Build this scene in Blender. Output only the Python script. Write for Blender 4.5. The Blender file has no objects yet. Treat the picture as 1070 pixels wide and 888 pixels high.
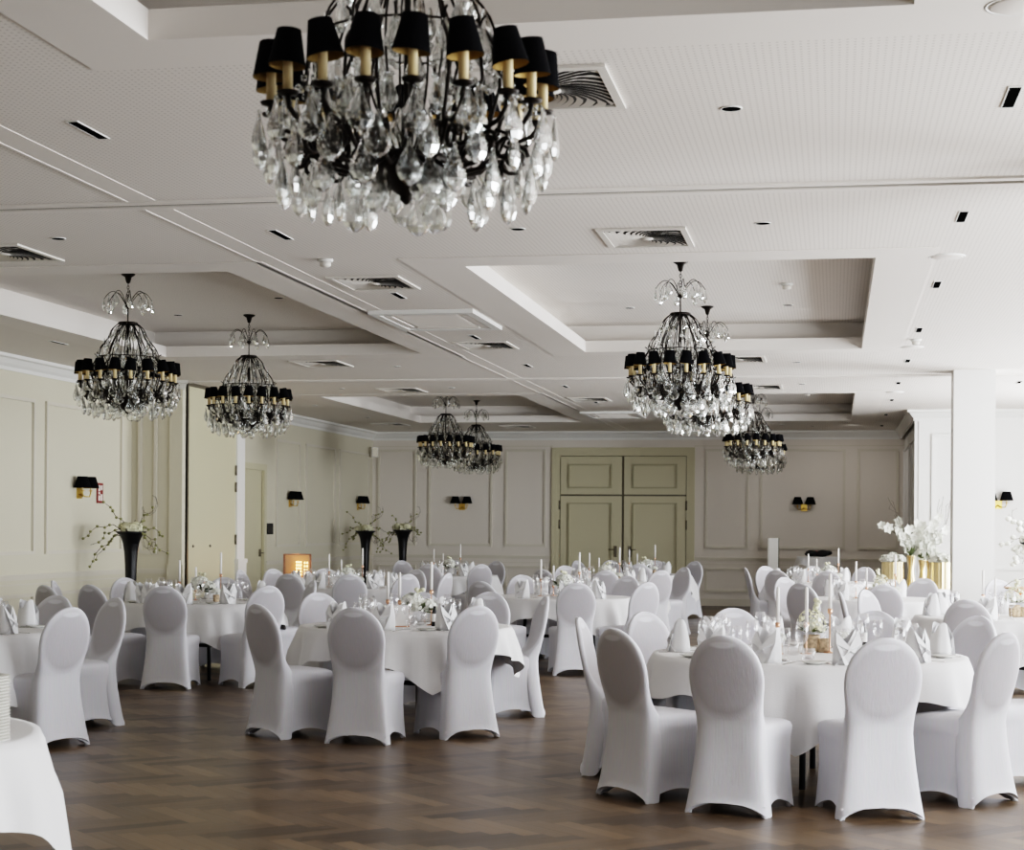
import bpy, bmesh, math, random
from math import sin, cos, pi, radians, sqrt, atan2
from mathutils import Matrix, Vector
random.seed(7)
COL = bpy.context.scene.collection
PI = pi

# ------------------------------------------------------------------ materials
def newmat(name):
    m = bpy.data.materials.new(name); m.use_nodes = True
    nt = m.node_tree; nt.nodes.clear()
    out = nt.nodes.new('ShaderNodeOutputMaterial')
    return m, nt, out
def pbr(name, col, rough=.6, metal=0., bump=0., bscale=80., var=0., vscale=6., spec=.5, emit=None, estr=0., sheen=0.):
    m, nt, out = newmat(name)
    b = nt.nodes.new('ShaderNodeBsdfPrincipled'); nt.links.new(b.outputs[0], out.inputs[0])
    b.inputs['Base Color'].default_value = (*col, 1); b.inputs['Roughness'].default_value = rough
    b.inputs['Metallic'].default_value = metal; b.inputs['Specular IOR Level'].default_value = spec
    if sheen: b.inputs['Sheen Weight'].default_value = sheen
    if emit: b.inputs['Emission Color'].default_value = (*emit, 1); b.inputs['Emission Strength'].default_value = estr
    tc = nt.nodes.new('ShaderNodeTexCoord')
    if bump:
        n = nt.nodes.new('ShaderNodeTexNoise'); n.inputs['Scale'].default_value = bscale; n.inputs['Detail'].default_value = 3
        bp = nt.nodes.new('ShaderNodeBump'); bp.inputs['Strength'].default_value = bump; bp.inputs['Distance'].default_value = .01
        nt.links.new(tc.outputs['Object'], n.inputs['Vector']); nt.links.new(n.outputs['Fac'], bp.inputs['Height'])
        nt.links.new(bp.outputs[0], b.inputs['Normal'])
    if var:
        n = nt.nodes.new('ShaderNodeTexNoise'); n.inputs['Scale'].default_value = vscale; n.inputs['Detail'].default_value = 4
        r = nt.nodes.new('ShaderNodeValToRGB')
        r.color_ramp.elements[0].position = .3; r.color_ramp.elements[1].position = .7
        r.color_ramp.elements[0].color = (*[max(0, c*(1-var)) for c in col], 1)
        r.color_ramp.elements[1].color = (*[min(1, c*(1+var)) for c in col], 1)
        nt.links.new(tc.outputs['Object'], n.inputs['Vector']); nt.links.new(n.outputs['Fac'], r.inputs[0])
        nt.links.new(r.outputs[0], b.inputs['Base Color'])
    return m
def thinglass(name, tint=(.96,.97,.98), refl=1.0, base=.06):
    m, nt, out = newmat(name)
    t = nt.nodes.new('ShaderNodeBsdfTransparent'); t.inputs[0].default_value = (*tint, 1)
    g = nt.nodes.new('ShaderNodeBsdfGlossy'); g.inputs['Roughness'].default_value = .04
    g.inputs['Color'].default_value = (1,1,1,1)
    lw = nt.nodes.new('ShaderNodeLayerWeight'); lw.inputs['Blend'].default_value = .35
    mx = nt.nodes.new('ShaderNodeMixShader')
    ma = nt.nodes.new('ShaderNodeMath'); ma.operation = 'MULTIPLY_ADD'; ma.use_clamp = True
    ma.inputs[1].default_value = refl; ma.inputs[2].default_value = base
    nt.links.new(lw.outputs['Facing'], ma.inputs[0]); nt.links.new(ma.outputs[0], mx.inputs[0])
    nt.links.new(t.outputs[0], mx.inputs[1]); nt.links.new(g.outputs[0], mx.inputs[2]); nt.links.new(mx.outputs[0], out.inputs[0])
    return m
M = {}
M['wallback'] = pbr('back_wall_paint', (.75,.70,.635), .55, bump=.04, bscale=300)
M['wall'] = pbr('wall_paint', (.67,.632,.51), .55, bump=.04, bscale=300)
M['dimwall'] = pbr('unseen_wall_dark', (.16,.14,.12), .9)  # made-up dark finish for the unseen front wall, cuts bounce light
M['mould'] = pbr('wall_mould', (.68,.64,.55), .45)
M['doorbead_shade'] = pbr('door_bead_painted_shade', (.44,.41,.28), .5)  # door olive darkened to stand in for bead shade the side light misses
M['wallwarm'] = pbr('wall_olive_door', (.60,.56,.40), .45, bump=.03, bscale=200)
M['white'] = pbr('white_paint', (.80,.795,.77), .5)
M['ceilplain'] = pbr('ceiling_paint', (.81,.77,.725), .7)
M['black'] = pbr('black_matt', (.012,.012,.013), .6)
M['duct'] = pbr('duct_dark', (.045,.042,.038), .9)
M['darkhole'] = pbr('dark_recess', (.004,.004,.004), 1., spec=0.)
M['iron'] = pbr('dark_bronze', (.018,.013,.010), .42, .7)
M['shade'] = pbr('black_shade_fabric', (.004,.004,.005), .95, spec=.1)
M['shadegold'] = pbr('gold_shade_lining', (.30,.19,.05), .5, .5)
M['sleeve'] = pbr('candle_sleeve', (.80,.63,.34), .5)
M['brass'] = pbr('brass', (.72,.50,.14), .28, .95)
M['copper'] = pbr('copper', (.80,.48,.34), .25, .95)
M['wax'] = pbr('white_wax', (.88,.86,.84), .5, spec=.4)
M['linen'] = pbr('table_linen', (.80,.795,.80), .8, bump=.15, bscale=140)
M['napkin'] = pbr('napkin_linen', (.84,.84,.85), .8, bump=.12, bscale=250)
M['porcelain'] = pbr('porcelain', (.80,.79,.75), .18)
M['steel'] = pbr('cutlery_steel', (.6,.58,.56), .2, 1.)
M['petal'] = pbr('white_petals', (.86,.87,.80), .7, var=.06, vscale=40)
M['cream'] = pbr('cream_petals', (.82,.80,.60), .7, var=.12, vscale=40)
M['leaf'] = pbr('green_leaves', (.10,.13,.05), .6, var=.4, vscale=30)
M['greenbud'] = pbr('yellow_green_buds', (.27,.27,.12), .6, var=.3, vscale=30)
M['twig'] = pbr('brown_twig', (.07,.05,.035), .8)
M['bark'] = pbr('birch_bark', (.50,.38,.26), .8, bump=.5, bscale=40, var=.45, vscale=45)
M['gold'] = pbr('gold_metal', (.78,.62,.36), .22, 1.)
M['vaseblack'] = pbr('black_glaze', (.008,.008,.010), .35)
M['hinge'] = pbr('hinge_metal', (.22,.20,.16), .4, .8)
M['redsign'] = pbr('red_sign', (.22,.025,.02), .5)
M['signwhite'] = pbr('sign_white', (.85,.8,.75), .5)
M['undertable'] = pbr('table_wood_dark', (.03,.02,.018), .6)
M['stele'] = pbr('white_acrylic_added_glow', (.9,.9,.87), .4, emit=(1,1,.96), estr=.12)  # faint emission added to brighten the panel
M['peach'] = pbr('light_oak', (.70,.45,.30), .5, var=.1)
M['orange'] = pbr('orange_plastic', (.85,.22,.05), .4)
M['amber'] = pbr('amber_glass_warm', (.30,.21,.14), .5)
M['flame'] = pbr('warm_lights', (1,.7,.3), .5, emit=(1,.55,.18), estr=7)
M['coffin'] = pbr('card_white', (.86,.84,.82), .6)
M['glass'] = thinglass('clear_drinking_glass', (.985,.985,.99), .55, .03)
M['sash'] = pbr('window_sash', (.8,.8,.78), .5)
M['grille'] = pbr('grille_metal', (.74,.71,.66), .5, .0)
# crystal: refractive mixed with transparent so daylight passes
def crystal():
    m, nt, out = newmat('cut_crystal')
    g = nt.nodes.new('ShaderNodeBsdfGlass'); g.inputs['IOR'].default_value = 1.5; g.inputs['Roughness'].default_value = .03
    g.inputs['Color'].default_value = (.97,.98,.98,1)
    t = nt.nodes.new('ShaderNodeBsdfTransparent'); t.inputs[0].default_value = (.93,.94,.93,1)
    mx = nt.nodes.new('ShaderNodeMixShader'); mx.inputs[0].default_value = .38
    nt.links.new(g.outputs[0], mx.inputs[1]); nt.links.new(t.outputs[0], mx.inputs[2]); nt.links.new(mx.outputs[0], out.inputs[0])
    return m
M['crystal'] = crystal()
# stretch cover: darker oval where the padded back shows through, brighter vertical streaks
def cover():
    m, nt, out = newmat('stretch_cover_fabric')
    L = nt.links; N = nt.nodes.new
    b = N('ShaderNodeBsdfPrincipled'); L.new(b.outputs[0], out.inputs[0])
    b.inputs['Roughness'].default_value = .62; b.inputs['Specular IOR Level'].default_value = .35
    b.inputs['Sheen Weight'].default_value = .15
    tc = N('ShaderNodeTexCoord'); sp = N('ShaderNodeSeparateXYZ'); L.new(tc.outputs['Object'], sp.inputs[0])
    def mth(op, a, c=None):
        n = N('ShaderNodeMath'); n.operation = op
        for i, v in enumerate((a, c)):
            if v is None: continue
            if isinstance(v, (int, float)): n.inputs[i].default_value = v
            else: L.new(v, n.inputs[i])
        return n.outputs[0]
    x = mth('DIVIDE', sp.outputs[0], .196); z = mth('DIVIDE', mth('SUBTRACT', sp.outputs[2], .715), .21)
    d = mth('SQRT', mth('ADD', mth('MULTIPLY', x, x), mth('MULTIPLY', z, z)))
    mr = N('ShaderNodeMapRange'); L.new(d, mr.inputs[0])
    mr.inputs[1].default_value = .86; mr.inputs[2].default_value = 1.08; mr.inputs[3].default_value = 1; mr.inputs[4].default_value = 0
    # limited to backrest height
    # highlight at the handle hole, painted as a lighter ellipse close to the top
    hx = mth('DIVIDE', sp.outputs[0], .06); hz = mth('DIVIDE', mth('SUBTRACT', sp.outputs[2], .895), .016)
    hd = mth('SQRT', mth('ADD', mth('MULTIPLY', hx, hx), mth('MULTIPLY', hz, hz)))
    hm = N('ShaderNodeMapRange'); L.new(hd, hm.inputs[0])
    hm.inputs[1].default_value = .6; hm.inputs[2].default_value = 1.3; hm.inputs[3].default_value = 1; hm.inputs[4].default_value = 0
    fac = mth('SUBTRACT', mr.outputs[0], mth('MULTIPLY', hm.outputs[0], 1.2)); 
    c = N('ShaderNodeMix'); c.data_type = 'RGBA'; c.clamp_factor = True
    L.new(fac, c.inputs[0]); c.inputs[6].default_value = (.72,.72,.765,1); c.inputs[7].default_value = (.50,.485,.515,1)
    wv = N('ShaderNodeTexNoise'); mp = N('ShaderNodeMapping'); mp.inputs['Scale'].default_value = (60, 60, 3)
    L.new(tc.outputs['Object'], mp.inputs[0]); L.new(mp.outputs[0], wv.inputs['Vector']); wv.inputs['Scale'].default_value = 1.5; wv.inputs['Detail'].default_value = 3
    c2 = N('ShaderNodeMix'); c2.data_type = 'RGBA'; c2.blend_type = 'MULTIPLY'; c2.inputs[0].default_value = .12
    L.new(c.outputs[2], c2.inputs[6]); L.new(wv.outputs['Color'], c2.inputs[7]); L.new(c2.outputs[2], b.inputs['Base Color'])
    bp = N('ShaderNodeBump'); bp.inputs['Strength'].default_value = .12; bp.inputs['Distance'].default_value = .01
    L.new(wv.outputs['Fac'], bp.inputs['Height']); L.new(bp.outputs[0], b.inputs['Normal'])
    return m
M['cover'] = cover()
# perforated acoustic ceiling: fine rows of small holes
def perf():
    m, nt, out = newmat('perforated_ceiling'); L = nt.links; N = nt.nodes.new
    b = N('ShaderNodeBsdfPrincipled'); L.new(b.outputs[0], out.inputs[0]); b.inputs['Roughness'].default_value = .75
    tc = N('ShaderNodeTexCoord'); sp = N('ShaderNodeSeparateXYZ'); L.new(tc.outputs['Object'], sp.inputs[0])
    def mth(op, a, c=None):
        n = N('ShaderNodeMath'); n.operation = op
        for i, v in enumerate((a, c)):
            if v is None: continue
            if isinstance(v, (int, float)): n.inputs[i].default_value = v
            else: L.new(v, n.inputs[i])
        return n.outputs[0]
    k = 2*PI/.030
    s = mth('MULTIPLY', mth('MAXIMUM', mth('SINE', mth('MULTIPLY', sp.outputs[0], k)), 0), mth('MAXIMUM', mth('SINE', mth('MULTIPLY', sp.outputs[1], k*.8)), 0))
    r = N('ShaderNodeMix'); r.data_type = 'RGBA'; L.new(mth('POWER', s, 1.2), r.inputs[0])
    r.inputs[6].default_value = (.81,.77,.725,1); r.inputs[7].default_value = (.52,.485,.45,1)
    L.new(r.outputs[2], b.inputs['Base Color'])
    return m
M['perf'] = perf()
def floormat():
    m, nt, out = newmat('herringbone_oak'); L = nt.links; N = nt.nodes.new
    b = N('ShaderNodeBsdfPrincipled'); L.new(b.outputs[0], out.inputs[0])
    a = N('ShaderNodeAttribute'); a.attribute_name = 'tone'
    g = N('ShaderNodeAttribute'); g.attribute_name = 'grain'
    n = N('ShaderNodeTexNoise'); n.inputs['Scale'].default_value = 1.; n.inputs['Detail'].default_value = 5
    mp = N('ShaderNodeMapping'); mp.inputs['Scale'].default_value = (3, 70, 1)
    L.new(g.outputs['Vector'], mp.inputs[0]); L.new(mp.outputs[0], n.inputs['Vector'])
    ad = N('ShaderNodeMath'); ad.operation = 'MULTIPLY_ADD'; ad.inputs[1].default_value = .55; L.new(n.outputs['Fac'], ad.inputs[0])
    ml = N('ShaderNodeMath'); ml.operation = 'MULTIPLY'; ml.inputs[1].default_value = .62; L.new(a.outputs['Fac'], ml.inputs[0]); L.new(ml.outputs[0], ad.inputs[2])
    r = N('ShaderNodeValToRGB'); L.new(ad.outputs[0], r.inputs[0])
    r.color_ramp.elements[0].position = .12; r.color_ramp.elements[0].color = (.020,.012,.007,1)
    r.color_ramp.elements[1].position = .95; r.color_ramp.elements[1].color = (.205,.138,.080,1)
    L.new(r.outputs[0], b.inputs['Base Color'])
    rr = N('ShaderNodeMath'); rr.operation = 'MULTIPLY_ADD'; rr.inputs[1].default_value = .18; rr.inputs[2].default_value = .25
    L.new(n.outputs['Fac'], rr.inputs[0]); L.new(rr.outputs[0], b.inputs['Roughness'])
    bp = N('ShaderNodeBump'); bp.inputs['Strength'].default_value = .12; bp.inputs['Distance'].default_value = .004
    L.new(n.outputs['Fac'], bp.inputs['Height']); L.new(bp.outputs[0], b.inputs['Normal'])
    return m
M['floor'] = floormat()

# ------------------------------------------------------------------ mesh builder
class MB:
    def __init__(s): s.v = []; s.f = []; s.sm = []; s.mi = []
    def add(s, vs, fs, smooth=True, mi=0):
        o = len(s.v); s.v += [tuple(p) for p in vs]
        for f in fs: s.f.append([i+o for i in f]); s.sm.append(smooth); s.mi.append(mi)
        return s
    def box(s, x0, x1, y0, y1, z0, z1, mi=0):
        v = [(x,y,z) for z in (z0,z1) for y in (y0,y1) for x in (x0,x1)]
        return s.add(v, [(0,2,3,1),(4,5,7,6),(0,1,5,4),(1,3,7,5),(3,2,6,7),(2,0,4,6)], False, mi)
    def quad(s, a, b, c, d, mi=0): return s.add([a,b,c,d], [(0,1,2,3)], False, mi)
    def rings(s, rings, closed=True, cap0=False, cap1=False, smooth=True, mi=0):
        n = len(rings[0]); vs = [p for r in rings for p in r]; fs = []
        for i in range(len(rings)-1):
            for j in range(n if closed else n-1):
                k = (j+1) % n; fs.append((i*n+j, i*n+k, (i+1)*n+k, (i+1)*n+j))
        if cap0: fs.append(tuple(range(n-1,-1,-1)))
        if cap1: fs.append(tuple(range((len(rings)-1)*n, len(rings)*n)))
        return s.add(vs, fs, smooth, mi)
    def lathe(s, prof, n=16, c=(0,0,0), cap0=True, cap1=True, smooth=True, mi=0):
        R = [[(c[0]+r*cos(2*PI*j/n), c[1]+r*sin(2*PI*j/n), c[2]+z) for j in range(n)] for r, z in prof]
        return s.rings(R, True, cap0, cap1, smooth, mi)
    def tube(s, pts, r, n=6, mi=0):
        pts = [Vector(p) for p in pts]; R = []; up = Vector((0,0,1)); prev = None
        rr = r if isinstance(r, (list, tuple)) else [r]*len(pts)
        for i, p in enumerate(pts):
            t = (pts[min(i+1, len(pts)-1)] - pts[max(i-1, 0)])
            t = t.normalized() if t.length > 1e-9 else Vector((0,0,1))
            if prev is None:
                a = t.cross(up)
                if a.length < 1e-3: a = t.cross(Vector((1,0,0)))
            else: a = prev - t*prev.dot(t)
            if a.length < 1e-6: a = t.orthogonal()
            a.normalize(); b = t.cross(a); prev = a
            R.append([tuple(p + (a*cos(2*PI*j/n) + b*sin(2*PI*j/n))*rr[i]) for j in range(n)])
        return s.rings(R, True, True, True, True, mi)
    def blob(s, c, rx, ry=None, rz=None, n=6, m=4, mi=0):
        ry = ry or rx; rz = rz or rx
        R = [[(c[0]+rx*sin(PI*i/m)*cos(2*PI*j/n), c[1]+ry*sin(PI*i/m)*sin(2*PI*j/n), c[2]-rz*cos(PI*i/m)) for j in range(n)] for i in range(1, m)]
        vs = [p for r in R for p in r]; k = len(vs); vs += [(c[0],c[1],c[2]-rz), (c[0],c[1],c[2]+rz)]; fs = []
        for i in range(m-2):
            for j in range(n):
                q = (j+1) % n; fs.append((i*n+j, i*n+q, (i+1)*n+q, (i+1)*n+j))
        for j in range(n):
            q = (j+1) % n; fs.append((k, q, j)); fs.append((k+1, (m-2)*n+j, (m-2)*n+q))
        return s.add(vs, fs, True, mi)
    def xf(s, mat):
        s.v = [tuple(mat @ Vector(p)) for p in s.v]; return s
    def mesh(s, name, mats):
        me = bpy.data.meshes.new(name); me.from_pydata(s.v, [], s.f); me.update()
        me.polygons.foreach_set('use_smooth', s.sm)
        if not isinstance(mats, (list, tuple)): mats = [mats]
        for m in mats: me.materials.append(m)
        if len(mats) > 1: me.polygons.foreach_set('material_index', s.mi)
        return me
    def build(s, name, mats, parent=None, loc=(0,0,0), rz=0):
        o = bpy.data.objects.new(name, s.mesh(name, mats)); COL.objects.link(o)
        o.location = loc; o.rotation_euler = (0,0,rz)
        if parent: o.parent = parent
        return o
def objm(name, me, parent=None, loc=(0,0,0), rz=0):
    o = bpy.data.objects.new(name, me); COL.objects.link(o); o.location = loc; o.rotation_euler = (0,0,rz)
    if parent: o.parent = parent
    return o
def tag(o, label, cat, group=None):
    o['label'] = label; o['category'] = cat
    if group: o['group'] = group
    return o
def thing(name, label, cat, loc=(0,0,0), rz=0, group=None):
    o = bpy.data.objects.new(name, None); COL.objects.link(o); o.location = loc; o.rotation_euler = (0,0,rz)
    o.empty_display_size = .1
    return tag(o, label, cat, group)
def struct(o): o['kind'] = 'structure'; return o
def dup(root, loc, rz, label, group=None, cat=None):
    def cp(o, p):
        c = o.copy(); COL.objects.link(c); c.parent = p
        for ch in KIDS.get(o.name, []): cp(ch, c)
        return c
    r = root.copy(); COL.objects.link(r); r.location = loc; r.rotation_euler = (0,0,rz)
    r['label'] = label
    if group: r['group'] = group
    if cat: r['category'] = cat
    for ch in KIDS.get(root.name, []): cp(ch, r)
    return r
KIDS = {}
def remember(root):
    KIDS[root.name] = list(root.children)
    for c in root.children: remember(c)
class Proto:   # first placement uses the original, later ones copy it
    def __init__(s, root): s.r = root; s.used = False; remember(root)
    def put(s, loc, rz, label, group=None, cat=None):
        if not s.used:
            s.used = True; r = s.r; r.location = loc; r.rotation_euler = (0,0,rz); r['label'] = label
            if group: r['group'] = group
            if cat: r['category'] = cat
            return r
        return dup(s.r, loc, rz, label, group, cat)

# ------------------------------------------------------------------ camera
f = 1830.; roll = .0066; psi = math.atan(337/f); H = 1.5
cam = bpy.data.cameras.new('camera'); co = bpy.data.objects.new('camera', cam); COL.objects.link(co)
cam.sensor_fit = 'HORIZONTAL'; cam.sensor_width = 36; cam.lens = f/1070*36; cam.shift_y = (551-444)/1070
co.matrix_world = Matrix.Translation((0,0,H)) @ Matrix.Rotation(psi, 4, 'Z') @ Matrix.Rotation(PI/2, 4, 'X') @ Matrix.Rotation(roll, 4, 'Z')
cam.dof.use_dof = True; cam.dof.focus_distance = 13; cam.dof.aperture_fstop = 6.
cam.clip_end = 100
bpy.context.scene.camera = co

# ------------------------------------------------------------------ room
CZ = 3.4; XL = -9.16; XR = 4.8; Y0 = -3.0; YB = 34.2
# herringbone floor, every plank a face, one floor mesh
def make_floor():
    W = .11; L = .55; fb = MB(); tone = []; grain = []
    c45 = cos(-PI/4); s45 = sin(-PI/4)
    def plank(x, y, w, h, horiz):
        cx, cy = x+w/2, y+h/2
        X = cx*c45-cy*s45; Y = cx*s45+cy*c45 + 15
        if not (XL-.1 < X < XR+.1 and Y0-.1 < Y < YB+.1): return
        g = .0012
        pts = [(x+g,y+g),(x+w-g,y+g),(x+w-g,y+h-g),(x+g,y+h-g)]
        vs = [(a*c45-b*s45, a*s45+b*c45+15, 0) for a, b in pts]
        fb.add(vs, [(0,1,2,3)], False, 0)
        t = random.random(); t = .6*t + (.40 if horiz else 0.0) + random.uniform(0,.1)
        ox, oy = random.uniform(0,50), random.uniform(0,50)
        for a, b in ((0,0),(1,0),(1,1),(0,1)):
            tone.append(t)
            u = a*w; v = b*h
            grain.append((ox+(u if horiz else v), oy+(v if horiz else u), 0))
    nI = int(24/W)
    for i in range(-nI, nI):
        for j in range(-22, 23):
            x = i*W+2*L*j; y = i*W
            plank(x, y, L, W, True); plank(x, y+W, W, L, False)
    n = len(fb.f)
    fb.box(XL-.1, XR+.1, Y0-.1, YB+.1, -.1, -.0015)
    me = fb.mesh('floor', M['floor'])
    at = me.attributes.new('tone', 'FLOAT', 'POINT'); ag = me.attributes.new('grain', 'FLOAT_VECTOR', 'POINT')
    tone += [0.]*8; grain += [(0,0,0)]*8
    at.data.foreach_set('value', tone); ag.data.foreach_set('vector', [c for g in grain for c in g])
    return struct(objm('floor', me))
make_floor()

XC = [(-7.42,-4.46), (-2.65,.27)]; YC = [(.25,6.47), (12.45,18.7), (24.75,31.0)]
def ceiling():
    m = MB(); xs = [XL-.1]; 
    for a, b in XC: xs += [a, b]
    xs += [XR+.1]; ys = [Y0-.1]
    for a, b in YC: ys += [a, b]
    ys += [YB+.1]
    for i in range(len(xs)-1):
        for j in range(len(ys)-1):
            if i % 2 == 1 and j % 2 == 1: continue
            m.quad((xs[i],ys[j],CZ),(xs[i],ys[j+1],CZ),(xs[i+1],ys[j+1],CZ),(xs[i+1],ys[j],CZ))
    c = struct(m.build('ceiling', M['perf']))
    for xa, xb in XC:
        for ya, yb in YC:
            k = MB(); q = MB(); z1 = CZ+.115; z2 = 3.7; s = .24; mg = .40
            # plain frame around the opening, thin board under the perforated field
            zb = CZ-.006
            e=.02
            for (a,b_,c_,d) in ((xa-mg,xa-e,ya-mg,yb+mg),(xb+e,xb+mg,ya-mg,yb+mg),(xa-e,xb+e,ya-mg,ya-e),(xa-e,xb+e,yb+e,yb+mg)):
                k.box(a,b_,c_,d,zb,CZ-.0005)
            k.box(xa-.02,xa,ya-.02,yb+.02,zb,z1); k.box(xb,xb+.02,ya-.02,yb+.02,zb,z1)
            k.box(xa,xb,ya-.02,ya,zb,z1); k.box(xa,xb,yb,yb+.02,zb,z1)
            for (a,b_,c_,d) in ((xa-s,xa-e,ya-s,yb+s),(xb+e,xb+s,ya-s,yb+s),(xa-e,xb+e,ya-s,ya-e),(xa-e,xb+e,yb+e,yb+s)):
                k.box(a,b_,c_,d,z1-.0199,z1-.0002)
            k.box(xa-s-.02,xa-s,ya-s,yb+s,z1,z2); k.box(xb+s,xb+s+.02,ya-s,yb+s,z1,z2)
            k.box(xa-s,xb+s,ya-s-.02,ya-s,z1,z2); k.box(xa-s,xb+s,yb+s,yb+s+.02,z1,z2)
            k.build('coffer_frame', M['ceilplain'], c)
            q.box(xa-s,xb+s,ya-s,yb+s,z2,z2+.02); q.build('coffer_panel', M['perf'], c)
    # tracks of the movable partitions (across) and long joints
    for y in (9.82, 22.03):
        t = MB(); t.box(XL, XR, y-.11, y-.035, CZ-.012, CZ); t.box(XL, XR, y+.035, y+.11, CZ-.012, CZ); t.box(XL, XR, y-.035, y+.035, CZ-.003, CZ, 1)
        struct(t.build('trim_1' if y < 10 else 'trim_2', [M['ceilplain'], M['hinge']]))
    t = MB()
    for y0_, y1_ in ((Y0, 9.7), (9.94, 21.9), (22.15, YB)):
        t.box(-4.115,-4.09,y0_,y1_,CZ-.006,CZ); t.box(-4.09,-3.92,y0_,y1_,CZ-.003,CZ)
    struct(t.build('trim_3', M['ceilplain']))
    return c
ceiling()

# walls with panel mouldings.  frame(m, axis...) draws a raised rectangular bead
def bead_x(m, Y, x0, x1, z0, z1, d=.034, w=.038, mi=0):      # on a wall facing -Y at y=Y
    for (a,b,c,e) in ((x0,x1,z0,z0+w),(x0,x1,z1-w,z1),(x0,x0+w,z0+w,z1-w),(x1-w,x1,z0+w,z1-w)):
        m.box(a,b,Y-d,Y,c,e,mi)
    for (a,b,c,e) in ((x0+w,x1-w,z0+w,z0+w+.012),(x0+w,x1-w,z1-w-.012,z1-w),(x0+w,x0+w+.012,z0+w,z1-w),(x1-w-.012,x1-w,z0+w,z1-w)):
        m.box(a,b,Y-d*.45,Y,c,e)
def bead_y(m, X, sgn, y0, y1, z0, z1, d=.030, w=.040): # on a wall whose face is x=X, sgn=+1 faces +X
    xa, xb = (X, X+d) if sgn > 0 else (X-d, X)
    for (a,b,c,e) in ((y0,y1,z0,z0+w),(y0,y1,z1-w,z1),(y0,y0+w,z0+w,z1-w),(y1-w,y1,z0+w,z1-w)):
        m.box(xa,xb,a,b,c,e)
def crown_path(m, pts, inward):   # crown moulding following a polyline at the ceiling (outline of the room)
    prof = [(0,-.17),(.02,-.17),(.02,-.13),(.05,-.10),(.085,-.05),(.12,-.035),(.12,0)]
    for (p, q, n, e0, e1) in pts:
        R = []
        for P, e in ((p, e0), (q, e1)):
            t = Vector((q[0]-p[0], q[1]-p[1])).normalized()
            R.append([(P[0]+n[0]*d+t.x*e*d, P[1]+n[1]*d+t.y*e*d, CZ+z) for d, z in prof])
        m.rings(R, False, False, False, False)
XW = 1.30     # right wall of the far room end
wl = MB(); 
for (a,b) in ((Y0, 26.35), (27.35, YB)): wl.box(XL-.12, XL, a, b, 0, CZ)
wl.box(XL-.12, XL, 26.35, 27.35, 2.42, CZ)
wall_left = struct(wl.build('wall_left', M['wall']))
pm = MB()
spans = [(a, a+2.15) for a in (0.4, 2.8, 5.2, 7.6, 10.0, 12.4, 14.55, 16.85)] + [(19.3,21.55)]
for a, b in spans:
    bead_y(pm, XL, 1, a, b, 1.15, 2.92 if b < 10 else 2.95)
    bead_y(pm, XL, 1, a, b, .28, .70)
for a, b in ((27.95,29.25),(29.62,31.45),(31.75,33.85)):
    bead_y(pm, XL, 1, a, b, 1.15, 2.95); bead_y(pm, XL, 1, a, b, .28, .70)
pm.build('panel_moulding', M['mould'], wall_left)
def rails_y(m, X, sgn, a, b):
    for z0, z1, d in ((.86,.90,.022),(.90,.925,.035),(.70+.10,.815,.01)):
        m.box(min(X,X+sgn*d), max(X,X+sgn*d), a, b, z0, z1)
dr = MB(); rails_y(dr, XL, 1, Y0, 21.9); rails_y(dr, XL, 1, 27.45, YB); dr.build('dado_rail', M['mould'], wall_left)
bl = MB()
for a,b in ((Y0,21.9),(24.35,26.25),(27.45,YB)): bl.box(XL, XL+.02, a, b, 0, .13)
struct(bl.build('baseboard_left', M['mould']))

wb = MB(); wb.box(XL, -5.48, YB, YB+.12, 0, CZ); wb.box(-2.70, XW, YB, YB+.12, 0, CZ); wb.box(-5.48,-2.70,YB,YB+.12,3.06,CZ)
wall_back = struct(wb.build('wall_back', M['wallback']))
pm = MB()
for a, b in ((-9.05,-8.25),(-8.0,-6.7),(-6.44,-5.62),(-2.48,-1.64),(-1.42,.2),(.42,1.2)):
    bead_x(pm, YB, a, b, 1.12, 3.05); bead_x(pm, YB, a, b, .27, .74)
pm.build('panel_moulding', M['mould'], wall_back)
dr = MB()
for a, b in ((XL,-5.48),(-2.70,XW)):
    for z0, z1, d in ((.88,.92,.022),(.92,.945,.035),(.80,.815,.01)): dr.box(a,b,YB-d,YB,z0,z1)
    dr.box(a,b,YB-.008,YB,3.10,3.12)
dr.build('dado_rail', M['mould'], wall_back)
bl = MB(); bl.box(XL,-5.48,YB-.02,YB,0,.14); bl.box(-2.7,XW,YB-.02,YB,0,.14); struct(bl.build('baseboard_back', M['mould']))

# storage of the folding partition: wing wall facing us and a flush panel face beside it
wing = MB(); wing.box(XL, -8.45, 21.9, 22.0, 0, CZ); wing.box(-8.62,-8.44,21.86,21.9,0,CZ); wing.box(-8.64,-8.42,21.845,21.9,0,.98)
wing.box(XL,-8.45,24.3,24.38,0,CZ)
w_ = struct(wing.build('wall_wing', M['wall']))
pm = MB(); bead_x(pm, 21.9, -9.08+.02, -8.80, 1.12, 2.98); bead_x(pm, 21.9, -9.06, -8.8, .28, .72)
for z0, z1, d in ((.86,.90,.022),(.90,.925,.03)): pm.box(XL,-8.62,21.9-d,21.9,z0,z1)
pm.build('panel_moulding', M['mould'], w_)
gap = MB(); gap.box(-8.60,-8.47,22.0,22.06,0,CZ); gap.build('partition_slot', M['darkhole'], w_)
post = MB(); post.box(-8.55,-8.43,24.0,24.32,0,CZ); post.box(-8.55,-8.405,23.98,24.34,0,1.0); post.box(-8.55,-8.395,23.96,24.36,.96,1.02)
post.build('corner_post', M['white'], w_)
pd = MB(); pd.box(-8.50,-8.455,22.06,24.0,.01,CZ-.03)
d3 = struct(pd.build('door_3', M['wallwarm']))
fr = MB(); fr.box(-8.47,-8.445,22.06,22.11,0,CZ); fr.box(-8.47,-8.448,22.06,24.0,CZ-.05,CZ); fr.build('door_frame', M['hinge'], d3)
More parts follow.
